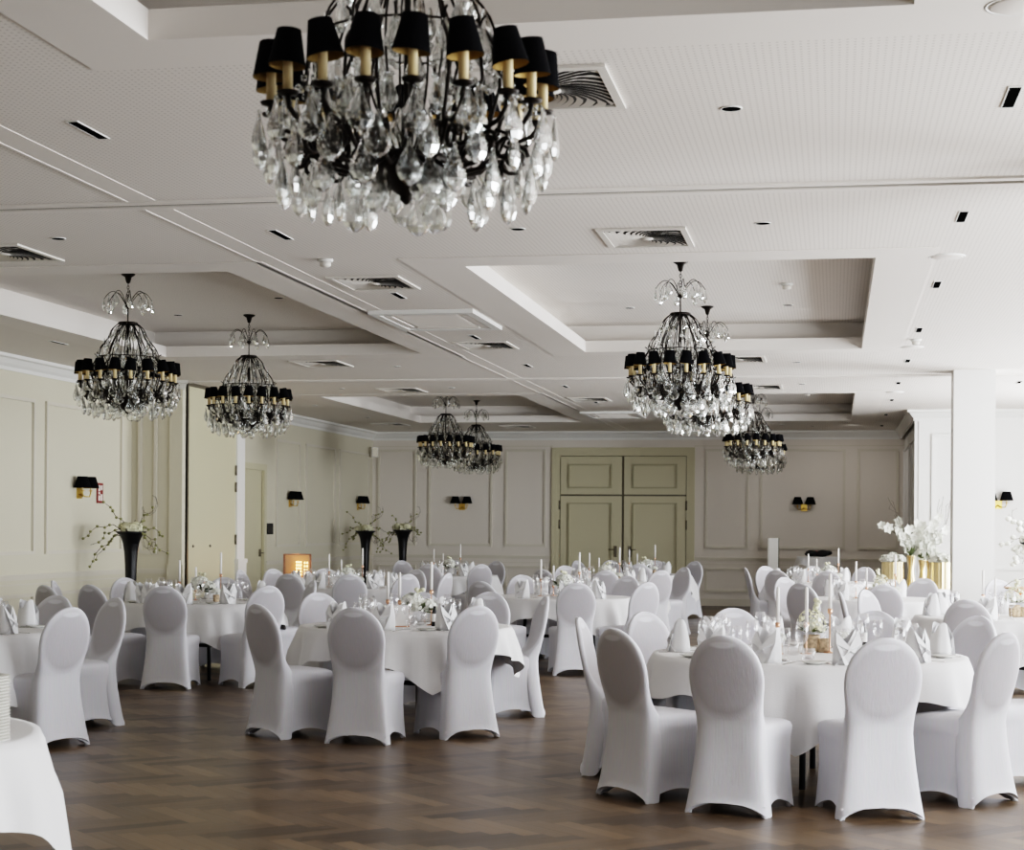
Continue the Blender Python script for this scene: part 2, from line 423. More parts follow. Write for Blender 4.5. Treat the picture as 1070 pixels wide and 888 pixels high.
for z in (1.30, 2.05, 1.69+.6):
    h = MB(); h.lathe([(.016,-.07),(.016,.07)], 8, (-8.44,23.97,z)); h.build('hinge', M['hinge'], d3)
for y, z in ((22.3,1.22),(22.95,1.22)):
    h = MB(); h.blob((-8.45,y,z), .02, n=8, m=5); h.build('door_bolt', M['hinge'], d3)
# side door in the left wall, beyond the wing
dd = MB(); dd.box(XL-.08, XL-.03, 26.35, 27.35, 0, 2.42)
d2 = struct(dd.build('door_2', M['wallwarm']))
fr = MB()
for a,b,c,e in ((26.25,26.37,0,2.5),(27.33,27.45,0,2.5),(26.37,27.33,2.40,2.5)): fr.box(XL-.02, XL+.025, a, b, c, e)
fr.build('door_frame', M['wallwarm'], d2)
h = MB(); h.box(XL-.03, XL-.005, 27.22, 27.26, 1.0, 1.12); h.tube([(XL+.0,27.24,1.06),(XL+.05,27.24,1.06),(XL+.05,27.12,1.06)], .01); h.build('door_handle', M['hinge'], d2)

# tall double door in the back wall
dmain = struct(MB().box(-5.34,-2.84,YB+.051,YB+.08,0,2.93).build('door_1', M['hinge']))
fr = MB()
for (a,b,d) in ((0,.05,.05),(.05,.10,.035),(.10,.16,.02)):
    fr.box(-5.50+a,-5.50+b,YB-d,YB+.08,0,3.08-a); fr.box(-2.68-b,-2.68-a,YB-d,YB+.08,0,3.08-a); fr.box(-5.50+b,-2.68-b,YB-d,YB+.08,3.08-b,3.08-a)
fr.build('door_frame', M['wallwarm'], dmain)
def leaf(x0, x1, z0, z1, nm, px0, px1, pz0, pz1):
    m = MB(); m.box(x0+.014, x1-.014, YB+.005, YB+.05, z0+.012, z1-.012)
    bead_x(m, YB+.005, px0, px1, pz0, pz1, .040, .030, 1)
    return m.build(nm, [M['wallwarm'], M['doorbead_shade']], dmain)
leaf(-5.34,-4.10,2.15,2.92,'transom_panel',-5.17,-4.30,2.28,2.76); leaf(-4.08,-2.84,2.15,2.92,'transom_panel',-3.90,-3.02,2.28,2.76)
la = leaf(-5.34,-4.10,.01,2.14,'door_leaf',-5.17,-4.30,.25,2.0); lb = leaf(-4.08,-2.84,.01,2.14,'door_leaf',-3.90,-3.02,.25,2.0)
for x in (-5.35,-2.84):
    for z in (1.57,1.95): MB().lathe([(.018,-.09),(.018,.09)], 8, (x,YB-.01,z)).build('hinge', M['hinge'], dmain)
h = MB(); h.box(-4.26,-4.20,YB-.02,YB+.01,.93,1.15); h.tube([(-4.23,YB-.02,1.08),(-4.23,YB-.06,1.08),(-4.36,YB-.06,1.08)], .012); h.build('door_handle', M['hinge'], la)
h = MB(); h.box(-3.98,-3.92,YB-.02,YB+.01,.93,1.15); h.tube([(-3.95,YB-.02,1.08),(-3.95,YB-.06,1.08),(-3.82,YB-.06,1.08)], .012); h.build('door_handle', M['hinge'], lb)

# right end of the far room, its return wall facing us, and the window wall
YF = 28.4
wr = MB(); wr.box(XW, XW+.12, YF+.12, YB+.12, 0, CZ); wr.box(XW, XR+.1, YF, YF+.12, 0, CZ); wr.box(XW-.06, XW, YF+.02, YF+.35, 0, CZ)
wall_alc = struct(wr.build('wall_right', M['white']))
pm = MB(); bead_x(pm, YF, 1.50, 2.05, 1.12, 3.02); bead_x(pm, YF, 2.95, 4.2, 1.12, 3.02)
bead_x(pm, YF, 1.50, 2.05, .28, .74); bead_x(pm, YF, 2.95, 4.2, .28, .74); pm.box(XW,XR,YF-.03,YF,.88,.93)
bead_y(pm, XW, -1, 29.0, 31.2, 1.12, 3.02); bead_y(pm, XW, -1, 31.5, 33.9, 1.12, 3.02)
pm.build('panel_moulding', M['white'], wall_alc)
cm = MB()
segs = [((XL,Y0),(XL,21.9),(1,0),0,-1),((XL,21.9),(-8.45,21.9),(0,-1),0,1),((-8.45,24.38),(XL,24.38),(0,1),-1,0),
        ((XL,24.38),(XL,YB),(1,0),1,-1),((XL,YB),(XW-.06,YB),(0,-1),1,-1),((XW-.06,YB),(XW-.06,YF),(-1,0),1,1),
        ((XW-.06,YF),(XR,YF),(0,-1),-1,-1)]
crown_path(cm, segs, None)
struct(cm.build('trim_4', M['white']))
cw = MB(); cw.box(1.38,1.86,21.35,21.85,0,CZ); struct(cw.build('wall_column', M['white']))
cw = MB(); cw.box(1.38,1.86,9.1,9.6,0,CZ); struct(cw.build('wall_column_near', M['white']))
# window wall on the right: piers, sills, lintel; window units
wins = [(-2.2,.6),(1.6,4.6),(5.6,8.6),(9.6,12.6),(13.6,16.6),(17.6,20.6),(22.6,25.6)]
ww = MB(); edges = [Y0] + [e for w in wins for e in w] + [YF+.12]
for i in range(0, len(edges), 2): ww.box(XR, XR+.25, edges[i], edges[i+1], 0, CZ)
for a, b in wins: ww.box(XR, XR+.25, a, b, 0, .35); ww.box(XR, XR+.25, a, b, 3.0, CZ)
wsd = struct(ww.build('wall_window_side', M['white']))
for k, (a, b) in enumerate(wins):
    m = MB()
    for y0_, y1_, z0, z1 in ((a,b,.35,.42),(a,b,2.93,3.0),(a,a+.07,.42,2.93),(b-.07,b,.42,2.93),((a+b)/2-.035,(a+b)/2+.035,.42,2.93),(a,b,2.2,2.26)):
        m.box(XR+.10, XR+.16, y0_, y1_, z0, z1)
    struct(m.build('window_%d' % (k+1), M['sash']))
wf = MB(); wf.box(XL-.12, XR+.25, Y0-.12, Y0, 0, CZ); struct(wf.build('wall_front', M['dimwall']))

# ------------------------------------------------------------------ lights
def area(name, loc, rot, sx, sy, power, col=(1,1,1)):
    l = bpy.data.lights.new(name, 'AREA'); l.shape = 'RECTANGLE'; l.size = sx; l.size_y = sy; l.energy = power; l.color = col
    o = bpy.data.objects.new(name, l); COL.objects.link(o); o.location = loc; o.rotation_euler = rot; return o
POW = [12, 75, 300, 210, 170, 240, 420]
for k, (a, b) in enumerate(wins):
    area('window_daylight', (XR+.05, (a+b)/2, 1.75), (0, radians(90)+radians(12), 0), 2.4, b-a-.1, POW[k], (.93,.96,1.0))
0 and area('rear_window_daylight', (-.5, Y0+.1, 1.9), (radians(90), 0, 0), 6.5, 2.4, 40, (.96,.97,1.0))
for x, y, e in ((.3,32.2,22),(-1.2,31.6,11)):  # added fill spots that brighten the back wall; the ceiling fittings are unlit
    l = bpy.data.lights.new('added_wall_fill', 'SPOT'); l.energy = e; l.spot_size = radians(150); l.spot_blend = 1; l.shadow_soft_size = .02; l.color = (1,.95,.92)
    o = bpy.data.objects.new('added_wall_fill', l); COL.objects.link(o); o.location = (x, y, CZ-.03); o.rotation_euler = (radians(35), 0, 0)
w = bpy.data.worlds.new('daylight'); bpy.context.scene.world = w; w.use_nodes = True
w.node_tree.nodes['Background'].inputs[0].default_value = (.9,.95,1,1); w.node_tree.nodes['Background'].inputs[1].default_value = 1.0
sc = bpy.context.scene
sc.view_settings.view_transform = 'Filmic'; sc.view_settings.look = 'High Contrast'; sc.view_settings.exposure = .38

# ------------------------------------------------------------------ pixel to place helpers (used once, to fix positions on the survey of the room)
Fv = (-sin(psi), cos(psi)); Rv = (cos(psi), sin(psi))
def ray(px, py=551.):
    dx, dy = px-535., py-551.; x = dx*cos(roll)+dy*sin(roll); y = -dx*sin(roll)+dy*cos(roll)
    return (Fv[0]*f+Rv[0]*x, Fv[1]*f+Rv[1]*x, -y)
def onz(px, py, h):
    d = ray(px, py); t = (h-H)/d[2]; return d[0]*t, d[1]*t
def slope(px): d = ray(px); return d[0]/d[1]

# ------------------------------------------------------------------ stretch-covered chair
def make_chair():
    t = thing('banquet_chair', 'x', 'chair')
    # backrest: full height slab from the hem to the rounded top
    def hw(z):
        if z < .50: return .182 + .050*((.50-z)/.50)**1.6
        if z < .72: s = (z-.50)/.22; return .182 + .024*(3*s*s-2*s*s*s)
        q = (z-.72)/.228; return .206*sqrt(max(0, 1-q*q))
    def yb(z):
        if z < .46: return -.205 - .055*((.46-z)/.46)**1.5
        s = (z-.46)/.49; return -.205 - .100*s**1.15
    def th(z):
        a = .045
        if .44 < z < .66: a += .10*((.66-z)/.22)**2
        if z <= .44: a += .10
        if z > .85: a *= 1-.5*((z-.85)/.1)
        return a
    zs = [0,.05,.1,.18,.27,.36,.44,.47,.50,.54,.58,.63,.68,.72,.76,.80,.84,.87,.895,.915,.93,.94,.946]
    m = MB(); R = []; n = 28
    for z in zs:
        w_ = max(hw(z), .012); b = yb(z); T = th(z); ring = []
        for j in range(n):
            a = 2*PI*j/n; ca, sa = cos(a), sin(a)
            ex = .55
            x = w_*math.copysign(abs(ca)**ex, ca) if abs(ca) > 1e-9 else 0.
            yy = b + T/2 + (T/2)*(math.copysign(abs(sa)**.5, sa) if abs(sa) > 1e-9 else 0.)
            yy += -.012*(1-(x/w_)**2)*(1 if z > .5 else 0) + .012*(1-abs(x/w_))*(sa < 0)*(z < .4)
            if z < .04: zz = .066*(1-abs(x/w_)**3.2)
            elif z < .06: zz = max(.05, .078*(1-abs(x/w_)**3.2))
            elif z < .11: zz = max(.1, .105*(1-abs(x/w_)**4))
            else: zz = z
            ring.append((x, yy, zz))
        R.append(ring)
    m.rings(R, True, False, True)
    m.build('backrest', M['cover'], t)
    # seat and skirt
    m = MB(); R = []
    def perim(hx0, hx1, y0, y1, rad, k=10):   # rounded quad, back half-width hx0, front hx1
        pts = []; cs = [(hx1-rad, y1-rad, 0), (-(hx1-rad), y1-rad, 90), (-(hx0-rad), y0+rad, 180), (hx0-rad, y0+rad, 270)]
        for ci, (cx, cy, a0) in enumerate(cs):
            for q in range(5):
                a = radians(a0+q*22.5); pts.append((cx+rad*cos(a), cy+rad*sin(a), 1.0 if True else 0))
            nx = cs[(ci+1) % 4]; a1 = radians(nx[2])
            p = pts[-1]; e = (nx[0]+rad*cos(a1), nx[1]+rad*sin(a1))
            for q in range(1, k):
                s = q/k; pts.append((p[0]+(e[0]-p[0])*s, p[1]+(e[1]-p[1])*s, 1-sin(PI*s)**.75))
        return pts
    def ring(hx0, hx1, y0, y1, rad, z, pull=0., hem=0.):
        P = perim(hx0, hx1, y0, y1, rad); cx, cy = 0, (y0+y1)/2; out = []
        for x, y, c in P:
            k = 1-c
            # k is 0 at the corners, 1 mid-side: fabric is pulled in between the legs
            dx, dy = x-cx, y-cy
            if abs(dx)/max(hx0,hx1) > abs(dy)/((y1-y0)/2): x -= math.copysign(pull*k, dx)
            else: y -= math.copysign(pull*k, dy)
            out.append((x, y, z + hem*k))
        return out
    R.append(ring(.06,.06,-.03,.05,.03,.488)); R.append(ring(.14,.15,-.12,.14,.06,.485)); R.append(ring(.165,.20,-.15,.20,.05,.476))
    R.append(ring(.178,.222,-.17,.225,.04,.462)); R.append(ring(.180,.229,-.17,.232,.035,.44)); R.append(ring(.182,.226,-.17,.229,.035,.40))
    R.append(ring(.184,.222,-.17,.226,.03,.385,.006)); R.append(ring(.187,.219,-.175,.224,.025,.33,.014)); R.append(ring(.194,.217,-.19,.224,.018,.24,.022))
    R.append(ring(.206,.221,-.205,.230,.014,.14,.028)); R.append(ring(.217,.226,-.22,.236,.012,.06,.030,.022)); R.append(ring(.226,.232,-.235,.243,.012,0,.026,.066))
    m.rings(R[::-1], True, False, True)
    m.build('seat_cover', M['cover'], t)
    # feet in the pockets of the cover
    for x, y in ((-.205,-.215),(.205,-.215),(-.205,.220),(.205,.220)):
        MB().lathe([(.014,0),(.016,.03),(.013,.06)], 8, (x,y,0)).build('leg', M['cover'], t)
    return Proto(t)
CH = make_chair()
APX = .30     # apex of the backrest behind the chair origin
NAMES = {}
def place_name(th, k, tot):
    return None
def chair_apex(ax, ay, cx, cy, label, group, turn=0.):
    a = atan2(cy-ay, cx-ax) + turn           # direction the chair faces
    ox, oy = ax + APX*cos(a), ay + APX*sin(a)
    CH.put((ox, oy, 0), a-PI/2, label, group); return (ox, oy, a)
def ringpos(px, cx, cy, r, far):
    s = slope(px)                            # x = s*y ; intersection with circle
    A = s*s+1; B = -2*(s*cx+cy); C = cx*cx+cy*cy-r*r; D = B*B-4*A*C
    if D < 0: y = -B/(2*A)
    else: y = (-B + (sqrt(D) if far else -sqrt(D)))/(2*A)
    return s*y, y

# ------------------------------------------------------------------ table, cloth
def make_table(r, cx, cy, ang, name, seed, cloth_half=None):
    rnd = random.Random(seed)
    t = thing('round_table', 'dark round folding table beneath the cloth of %s' % name, 'table', (cx,cy,0), ang)
    MB().lathe([(r-.01,.715),(r,.72),(r,.738),(r-.01,.742)], 48).build('tabletop', M['undertable'], t)
    for k in range(4):
        a = PI/4+k*PI/2; m = MB(); m.tube([(.42*cos(a),.42*sin(a),.715),(.46*cos(a),.46*sin(a),0.0)], .018, 8); m.build('leg', M['black'], t)
    m = MB(); m.box(-.36,.36,-.03,.03,.30,.33); m.build('brace', M['black'], t)
    # square cloth: flat disc on top, draped edge with corners and folds
    h = (cloth_half or r+.20); n = 144; m = MB(); R = []
    for rr in (.02, .3, .6, .85, .97): R.append([(r*rr*cos(2*PI*j/n), r*rr*sin(2*PI*j/n), .749) for j in range(n)])
    R.append([((r+.004)*cos(2*PI*j/n), (r+.004)*sin(2*PI*j/n), .747) for j in range(n)])
    ph = [rnd.uniform(0, 6.28) for _ in range(3)]
    nt = 9
    for i in range(nt):
        s = (i+1)/nt; row = []
        for j in range(n):
            a = 2*PI*j/n; q = a % (PI/2); e = min(q, PI/2-q)      # 0 on side middles? corners at 45deg
            c = 1/max(abs(cos(a)), abs(sin(a)))                    # 1..1.414
            drop = (h*c - r) * (1-.30*(c-1)/.414)
            drop += .016*sin(7*a+ph[0]) + .010*sin(13*a+ph[1])
            L = drop*s
            cornness = ((c-1)/.414)
            fold = (sin(15*a+ph[2]+.9*sin(4*a))*.5 + sin(26*a+ph[0]+.5*sin(5*a))*.28)
            amp = .070*min(1, L/.20)*(.45+.75*cornness)
            # flare
            rad = r + .012 + .20*L*(1-.25*cornness) + amp*(.25+fold)
            rad = max(rad, r+.010)
            # corner cone: pinch
            dz = sqrt(max(0, L*L - (rad-r)**2*.5)) if L > 0 else 0
            row.append((rad*cos(a), rad*sin(a), .747 - .002 - dz))
        R.append(row)
    m.rings(R, True, True, False)
    cl = m.build('tablecloth', M['linen'], None, (cx,cy,0), ang)
    tag(cl, 'white square cloth draped over the %s' % name, 'tablecloth')
    return t

# ------------------------------------------------------------------ tableware prototypes
def napkin():
    m = MB(); n = 28; R = []
    for i in range(7):
        s = i/6; ring = []
        for j in range(n):
            a = 2*PI*j/n
            # two tall peaks left and right, V openings front and back
            top = .085 + .060*abs(cos(a))**1.6 + .012*sin(a)
            wx = .058 + .010*s - .022*s*s; wy = .042 - .004*s - .010*s*s
            ring.append((wx*cos(a)*(1+.05*sin(6*a)), wy*sin(a), top*s))
        R.append(ring)
    m.rings(R, True, True, False)
    # inner sheet, slightly smaller so that the rim reads as folded cloth
    R2 = []
    for i in range(5):
        s = 1-i/6; R2.append([(x*.9, y*.82, z*.98-.001) for x, y, z in [( (.058+.010*s-.022*s*s)*cos(2*PI*j/n), (.042-.004*s-.010*s*s)*sin(2*PI*j/n), (.075+.068*abs(cos(2*PI*j/n+.5))**1.6)*s) for j in range(n)]])
    m.rings(R2, True, False, True)
    # crossing front flaps
    m.add([(-.060,-.020,0),(.030,-.047,0),(.058,-.030,.085),(.050,-.012,.140),(-.02,-.047,.05)], [(0,1,2),(0,2,4),(4,2,3)], False)
    m.add([(.060,-.018,0),(-.030,-.049,0),(-.060,-.030,.085),(-.052,-.012,.132),(.02,-.050,.045)], [(0,2,1),(0,4,2),(4,3,2)], False)
    m.v = [(x*1.32, y*1.6, z*1.38) for x, y, z in m.v]; o = m.build('folded_napkin', M['napkin']); return Proto(tag(o, 'x', 'napkin'))
def goblet(h, rb, name):
    m = MB(); s = h/.22
    prof = [(.034,0),(.034,.002),(.006,.008),(.0035,.02),(.0035,.085*s),(.010,.095*s),(rb*.72,.110*s),(rb,.140*s),(rb*.97,.175*s),(rb*.80,h),(rb*.77,h),(rb*.93,.175*s),(rb*.96,.141*s),(rb*.68,.113*s),(.004,.098*s)]
    m.lathe(prof, 16, cap0=True, cap1=True)
    return Proto(tag(m.build(name, M['glass']), 'x', 'wine glass'))
def tumbler():
    m = MB(); m.lathe([(.026,0),(.033,.003),(.036,.095),(.034,.095),(.031,.008),(.002,.008)], 16)
    return Proto(tag(m.build('water_glass', M['glass']), 'x', 'glass'))
def plate(name, r, mat='porcelain'):
    m = MB(); m.lathe([(r*.55,0),(r*.6,.004),(r*.99,.014),(r,.016),(r*.97,.017),(r*.62,.008),(.002,.007)], 32)
    return Proto(tag(m.build(name, M[mat]), 'x', 'plate'))
def knife():
    m = MB(); m.box(-.0075,.0075,-.11,0,0,.005); m.add([(-.009,0,.001),(.009,0,.001),(.009,.10,.001),(-.004,.115,.001),(-.009,0,.004),(.009,0,.003),(.009,.10,.003),(-.004,.115,.003)],[(0,3,2,1),(4,5,6,7),(0,1,5,4),(1,2,6,5),(2,3,7,6),(3,0,4,7)],False)
    return Proto(tag(m.build('table_knife', M['steel']), 'x', 'knife'))
def fork():
    m = MB(); m.box(-.005,.005,-.11,.02,0,.004); m.box(-.012,.012,.02,.05,0,.003)
    for x in (-.0105,-.0035,.0035,.0105): m.box(x-.0016,x+.0016,.05,.09,0,.003)
    return Proto(tag(m.build('table_fork', M['steel']), 'x', 'fork'))
def spoon():
    m = MB(); m.box(-.005,.005,-.10,.04,.001,.005); m.blob((0,.065,.006), .019,.032,.006, 12, 6)
    return Proto(tag(m.build('dessert_spoon', M['steel']), 'x', 'spoon'))
P_nap = napkin(); P_g1 = goblet(.225,.037,'large_wine_glass'); P_g2 = goblet(.19,.031,'small_wine_glass'); P_tum = tumbler()
P_bp = plate('bread_plate', .075); P_kn = knife(); P_fk = fork(); P_sp = spoon()

def candle(h_st, h_c=.20):
    t = thing('candlestick', 'x', 'candlestick')
    m = MB(); m.lathe([(.036,0),(.036,.004),(.010,.008),(.0045,.014),(.0045,h_st-.035),(.012,h_st-.03),(.0145,h_st-.025),(.0145,h_st),(.010,h_st)], 16); m.build('holder', M['copper'], t)
    m = MB(); m.lathe([(.0105,h_st-.02),(.0105,h_st+h_c*.8),(.009,h_st+h_c*.97),(.002,h_st+h_c)], 12); c = m.build('candle', M['wax'], t)
    m = MB(); m.tube([(0,0,h_st+h_c-.004),(.001,0,h_st+h_c+.008)], .001, 5); m.build('wick', M['black'], c)
    return Proto(t)
P_c = [candle(.27,.215), candle(.19,.215), candle(.12,.215)]

def petals_ball(m, c, r, n, sz, rnd, flat=.8):
    for k in range(n):
        u = rnd.uniform(-.35, 1); a = rnd.uniform(0, 2*PI); q = sqrt(max(0, 1-u*u))
        d = Vector((q*cos(a), q*sin(a), u)); p = Vector(c) + Vector((d.x*r, d.y*r, d.z*r*flat))
        t = d.orthogonal().normalized(); b = d.cross(t); ro = rnd.uniform(0, 3.14); t, b = t*cos(ro)+b*sin(ro), b*cos(ro)-t*sin(ro)
        s = sz*rnd.uniform(.7,1.25); lift = d*s*.35
        m.add([p-t*s-b*s*.4+lift, p-b*s+lift*.2, p+t*s-b*s*.3+lift, p+t*s*.5+b*s+lift, p-t*s*.5+b*s+lift, p], [(0,1,5),(1,2,5),(2,3,5),(3,4,5),(4,0,5)], False)
def rose(m, c, r):
    for k, (rr, hh, tilt) in enumerate(((.35,.95,.0),(.6,.85,.15),(.82,.7,.3),(1,.5,.5))):
        n = 5; 
        for j in range(n):
            a0 = 2*PI*(j+.5*k)/n; a1 = a0+2*PI/n*1.25; am = (a0+a1)/2; z0 = c[2]-r*.5
            P = lambda a, q, z: (c[0]+r*q*cos(a), c[1]+r*q*sin(a), z)
            m.add([P(a0,rr*.6,z0), P(a1,rr*.6,z0), P(a1,rr,c[2]+r*hh*.35), P(am,rr*(1+tilt*.3),c[2]+r*hh*.75), P(a0,rr,c[2]+r*hh*.35)], [(0,1,2,3,4)], True)
def leafm(m, p, d, l, w):
    d = Vector(d).normalized(); s = d.cross(Vector((0,0,1)));  s = s.normalized() if s.length > .01 else Vector((1,0,0)); p = Vector(p)
    m.add([p, p+d*l*.5+s*w, p+d*l, p+d*l*.5-s*w, p+d*l*.5+Vector((0,0,w*.4))], [(0,1,4),(1,2,4),(2,3,4),(3,0,4)], True)
def posy(kind, seed):     # small pots of flowers
    rnd = random.Random(seed)
    if kind == 'rose': t = thing('flower_posy', 'x', 'flowers')
    else: t = thing('flower_posy', 'x', 'flowers')
    m = MB()
    if kind == 'rose':
        m.lathe([(.040,0),(.048,.01),(.052,.05),(.050,.105),(.044,.105),(.042,.03),(.002,.02)], 14); m.lathe([(.034,0),(.042,.02),(.038,.085),(.033,.085),(.03,.02)], 12, (.072,-.015,0)); m.build('bark_pot', M['bark'], t)
        m = MB()
        for x, y, z, r in ((0,-.02,.155,.048),(.05,.015,.145,.042),(-.045,.02,.15,.044),(.0,.04,.175,.042)): rose(m, (x,y,z), r)
        m.build('rose_blooms', M['petal'], t)
        m = MB(); petals_ball(m, (0,.0,.17), .085, 130, .010, rnd, 1.1)
        for k in range(5): m.blob((rnd.uniform(-.03,.03)+.02, rnd.uniform(-.02,.02), .27+k*.012), .018,.018,.016)
        m.build('small_blossoms', M['cream'] , t)
        m = MB()
        for k in range(12): a = rnd.uniform(0,6.28); leafm(m, (.03*cos(a),.03*sin(a),.12), (cos(a),sin(a),rnd.uniform(-.1,.8)), .09, .018)
        m.build('leaves', M['leaf'], t)
    elif kind == 'breath':
        m.lathe([(.024,0),(.030,.008),(.032,.05),(.033,.07),(.029,.07),(.026,.012),(.002,.01)], 12); m.build('bark_pot', M['bark'], t)
        m = MB(); petals_ball(m, (0,0,.095), .052, 120, .0085, rnd, .7); m.build('small_blossoms', M['petal'], t)
        m = MB()
        for k in range(10): a = rnd.uniform(0,6.28); q = rnd.uniform(.2,.9)*.045; m.tube([(0,0,.06),(q*cos(a),q*sin(a),.10)], .001, 4)
        m.build('stems', M['leaf'], t)
    elif kind == 'hydrangea':
        m.lathe([(.03,0),(.045,.01),(.058,.05),(.055,.09),(.045,.105),(.042,.10),(.05,.05),(.002,.012)], 16); m.build('glass_bowl', M['glass'], t)
        m = MB(); petals_ball(m, (-.035,0,.145), .07, 150, .013, rnd); petals_ball(m, (.055,.01,.12), .055, 110, .012, rnd); petals_ball(m, (.01,-.045,.11), .045, 80, .011, rnd); m.build('white_blooms', M['petal'], t)
        m = MB()
        for k in range(16): a = rnd.uniform(0,6.28); leafm(m, (.03*cos(a),.03*sin(a),.09), (cos(a),sin(a),rnd.uniform(-.3,1.6)), .10, .022)
        m.build('leaves', M['leaf'], t)
        m = MB(); 
        for k in range(4): m.blob((rnd.uniform(-.04,.04), rnd.uniform(-.03,.03), .225+rnd.uniform(-.01,.02)), .016,.016,.014)
        m.build('buds', M['cream'], t)
    if kind == 'hydrangea': t.scale = (1.25,1.25,1.2)
    return Proto(t)
P_rose = posy('rose', 3); P_breath = posy('breath', 4); P_hyd = posy('hydrangea', 5)
def mkcard():
    t = thing('table_card', 'x', 'card')
    m = MB(); m.box(-.055,.055,-.004,.004,.004,.165); m.build('card', M['coffin'], t)
    m = MB(); m.box(-.058,.058,-.012,.012,0,.010); m.box(-.058,-.055,-.005,.005,.01,.168); m.box(.055,.058,-.005,.005,.01,.168); m.build('stand', M['copper'], t)
    return Proto(t)
P_card = mkcard()
def mkbottle():
    t = thing('small_bottle', 'x', 'bottle')
    MB().lathe([(.022,0),(.024,.004),(.024,.055),(.024,.10),(.010,.125),(.010,.15),(.008,.152)], 14).build('bottle_body', M['vaseblack'], t)
    MB().lathe([(.0245,.035),(.0245,.095)], 14, cap0=False, cap1=False).build('bottle_label', M['coffin'], t)
    return Proto(t)
P_bot = mkbottle()
def mktea():
    t = thing('tealight_glass', 'x', 'tealight')
    MB().lathe([(.030,0),(.034,.003),(.036,.07),(.034,.07),(.032,.01),(.002,.01)], 14).build('glass_cup', M['glass'], t)
    MB().lathe([(.020,.011),(.020,.026),(.002,.026)], 12).build('wax_light', M['wax'], t)
    return Proto(t)
P_tea = mktea()

TZ = .75
def put_on(P, x, y, rz, label, group=None, cat=None): return P.put((x, y, TZ-.001), rz, label, group, cat)
def ordn(k): return ['first','second','third','fourth','fifth','sixth','seventh','eighth','ninth','tenth','eleventh','twelfth','thirteenth','fourteenth','fifteenth','sixteenth','seventeenth','eighteenth','nineteenth','twentieth','twenty-first'][k]
def seat_names(items, cx, cy):
    # items: list of (x,y). Gives each a phrase: side of the table and order from the left of the view
    sides = {'near': [], 'far': []}
    for i, (x, y) in enumerate(items):
        vx, vy = x-cx, y-cy; d = vx*Fv[0]+vy*Fv[1]
        a = (x*Rv[0]+y*Rv[1])/(x*Fv[0]+y*Fv[1])
        sides['near' if d < 0 else 'far'].append((a, i))
    out = {}
    for s, l in sides.items():
        l.sort()
        for k, (_, i) in enumerate(l): out[i] = (s, ordn(k))
    return out
def dress(name, cx, cy, r, ang, chairs, seed, settings=True, cutlery=False, centre=True, rot=0., arr='hyd'):
    """chairs: list of apex points (x,y[,turn])"""
    make_table(r, cx, cy, ang, name, seed)
    rnd = random.Random(seed*13+1)
    nm = seat_names([(c[0], c[1]) for c in chairs], cx, cy)
    for i, c in enumerate(chairs):
        s, k = nm[i]
        chair_apex(c[0], c[1], cx, cy, 'white stretch-covered chair, %s from left, %s side of %s' % (k, s, name), 'chairs around the '+name, c[2] if len(c) > 2 else 0.)
        if not settings: continue
        a = atan2(c[1]-cy, c[0]-cx); ux, uy = cos(a), sin(a); tx, ty = -uy, ux
        P = lambda rad, lat: (cx+ux*rad+tx*lat, cy+uy*rad+ty*lat)
        at = '%s place from left, %s side of %s' % (k, s, name)
        x, y = P(r-.15, rnd.uniform(-.02,.02)); put_on(P_nap, x, y, a+PI/2+rnd.uniform(-.5,.5), 'white peaked napkin, '+at, 'napkins on the '+name)
        x, y = P(r-.34, .13); put_on(P_g1, x, y, 0, 'tall wine glass, '+at, 'large wine glasses on the '+name)
        x, y = P(r-.30, .045); put_on(P_g2, x, y, 0, 'smaller wine glass, '+at, 'small wine glasses on the '+name)
        if cutlery:
            x, y = P(r-.15, -.17); put_on(P_bp, x, y, a, 'small white bread plate, '+at, 'bread plates on the '+name)
            x, y = P(r-.15, .115); put_on(P_kn, x, y, a+PI/2, 'steel knife, '+at, 'knives on the '+name)
            x, y = P(r-.15, -.085); put_on(P_fk, x, y, a+PI/2, 'steel fork, '+at, 'forks on the '+name)
            x, y = P(r-.30, -.04); put_on(P_sp, x, y, a+.3, 'steel dessert spoon, '+at, 'dessert spoons on the '+name)
    if centre:
        C = lambda dx, dy: (cx+dx*Rv[0]+dy*Fv[0], cy+dx*Rv[1]+dy*Fv[1])
        x, y = C(-.20,.10); put_on(P_c[1], x, y, 0, 'left copper candlestick with white taper on the '+name, 'candlesticks on the '+name)
        x, y = C(.22,.05); put_on(P_c[0], x, y, 0, 'tall right copper candlestick with white taper on the '+name, 'candlesticks on the '+name)
        x, y = C(-.06,.22); put_on(P_c[2], x, y, 0, 'short middle copper candlestick with white taper on the '+name, 'candlesticks on the '+name)
        x, y = C(.05,0); put_on(P_hyd if arr == 'hyd' else P_rose, x, y, rnd.uniform(0,6), 'white and green flower centrepiece in the middle of the '+name)
        x, y = C(-.17,-.12); put_on(P_tea, x, y, 0, 'clear tealight glass beside the flowers on the '+name)
        x, y = C(.20,-.10); put_on(P_breath, x, y, 0, 'small pot of white baby\'s breath on the '+name)
TBL = []
def ring_list(cx, cy, r, L): return [tuple(q[1:]) if q[0] == 'p' else ringpos(q[0], cx, cy, r, q[1] == 'f') for q in L]

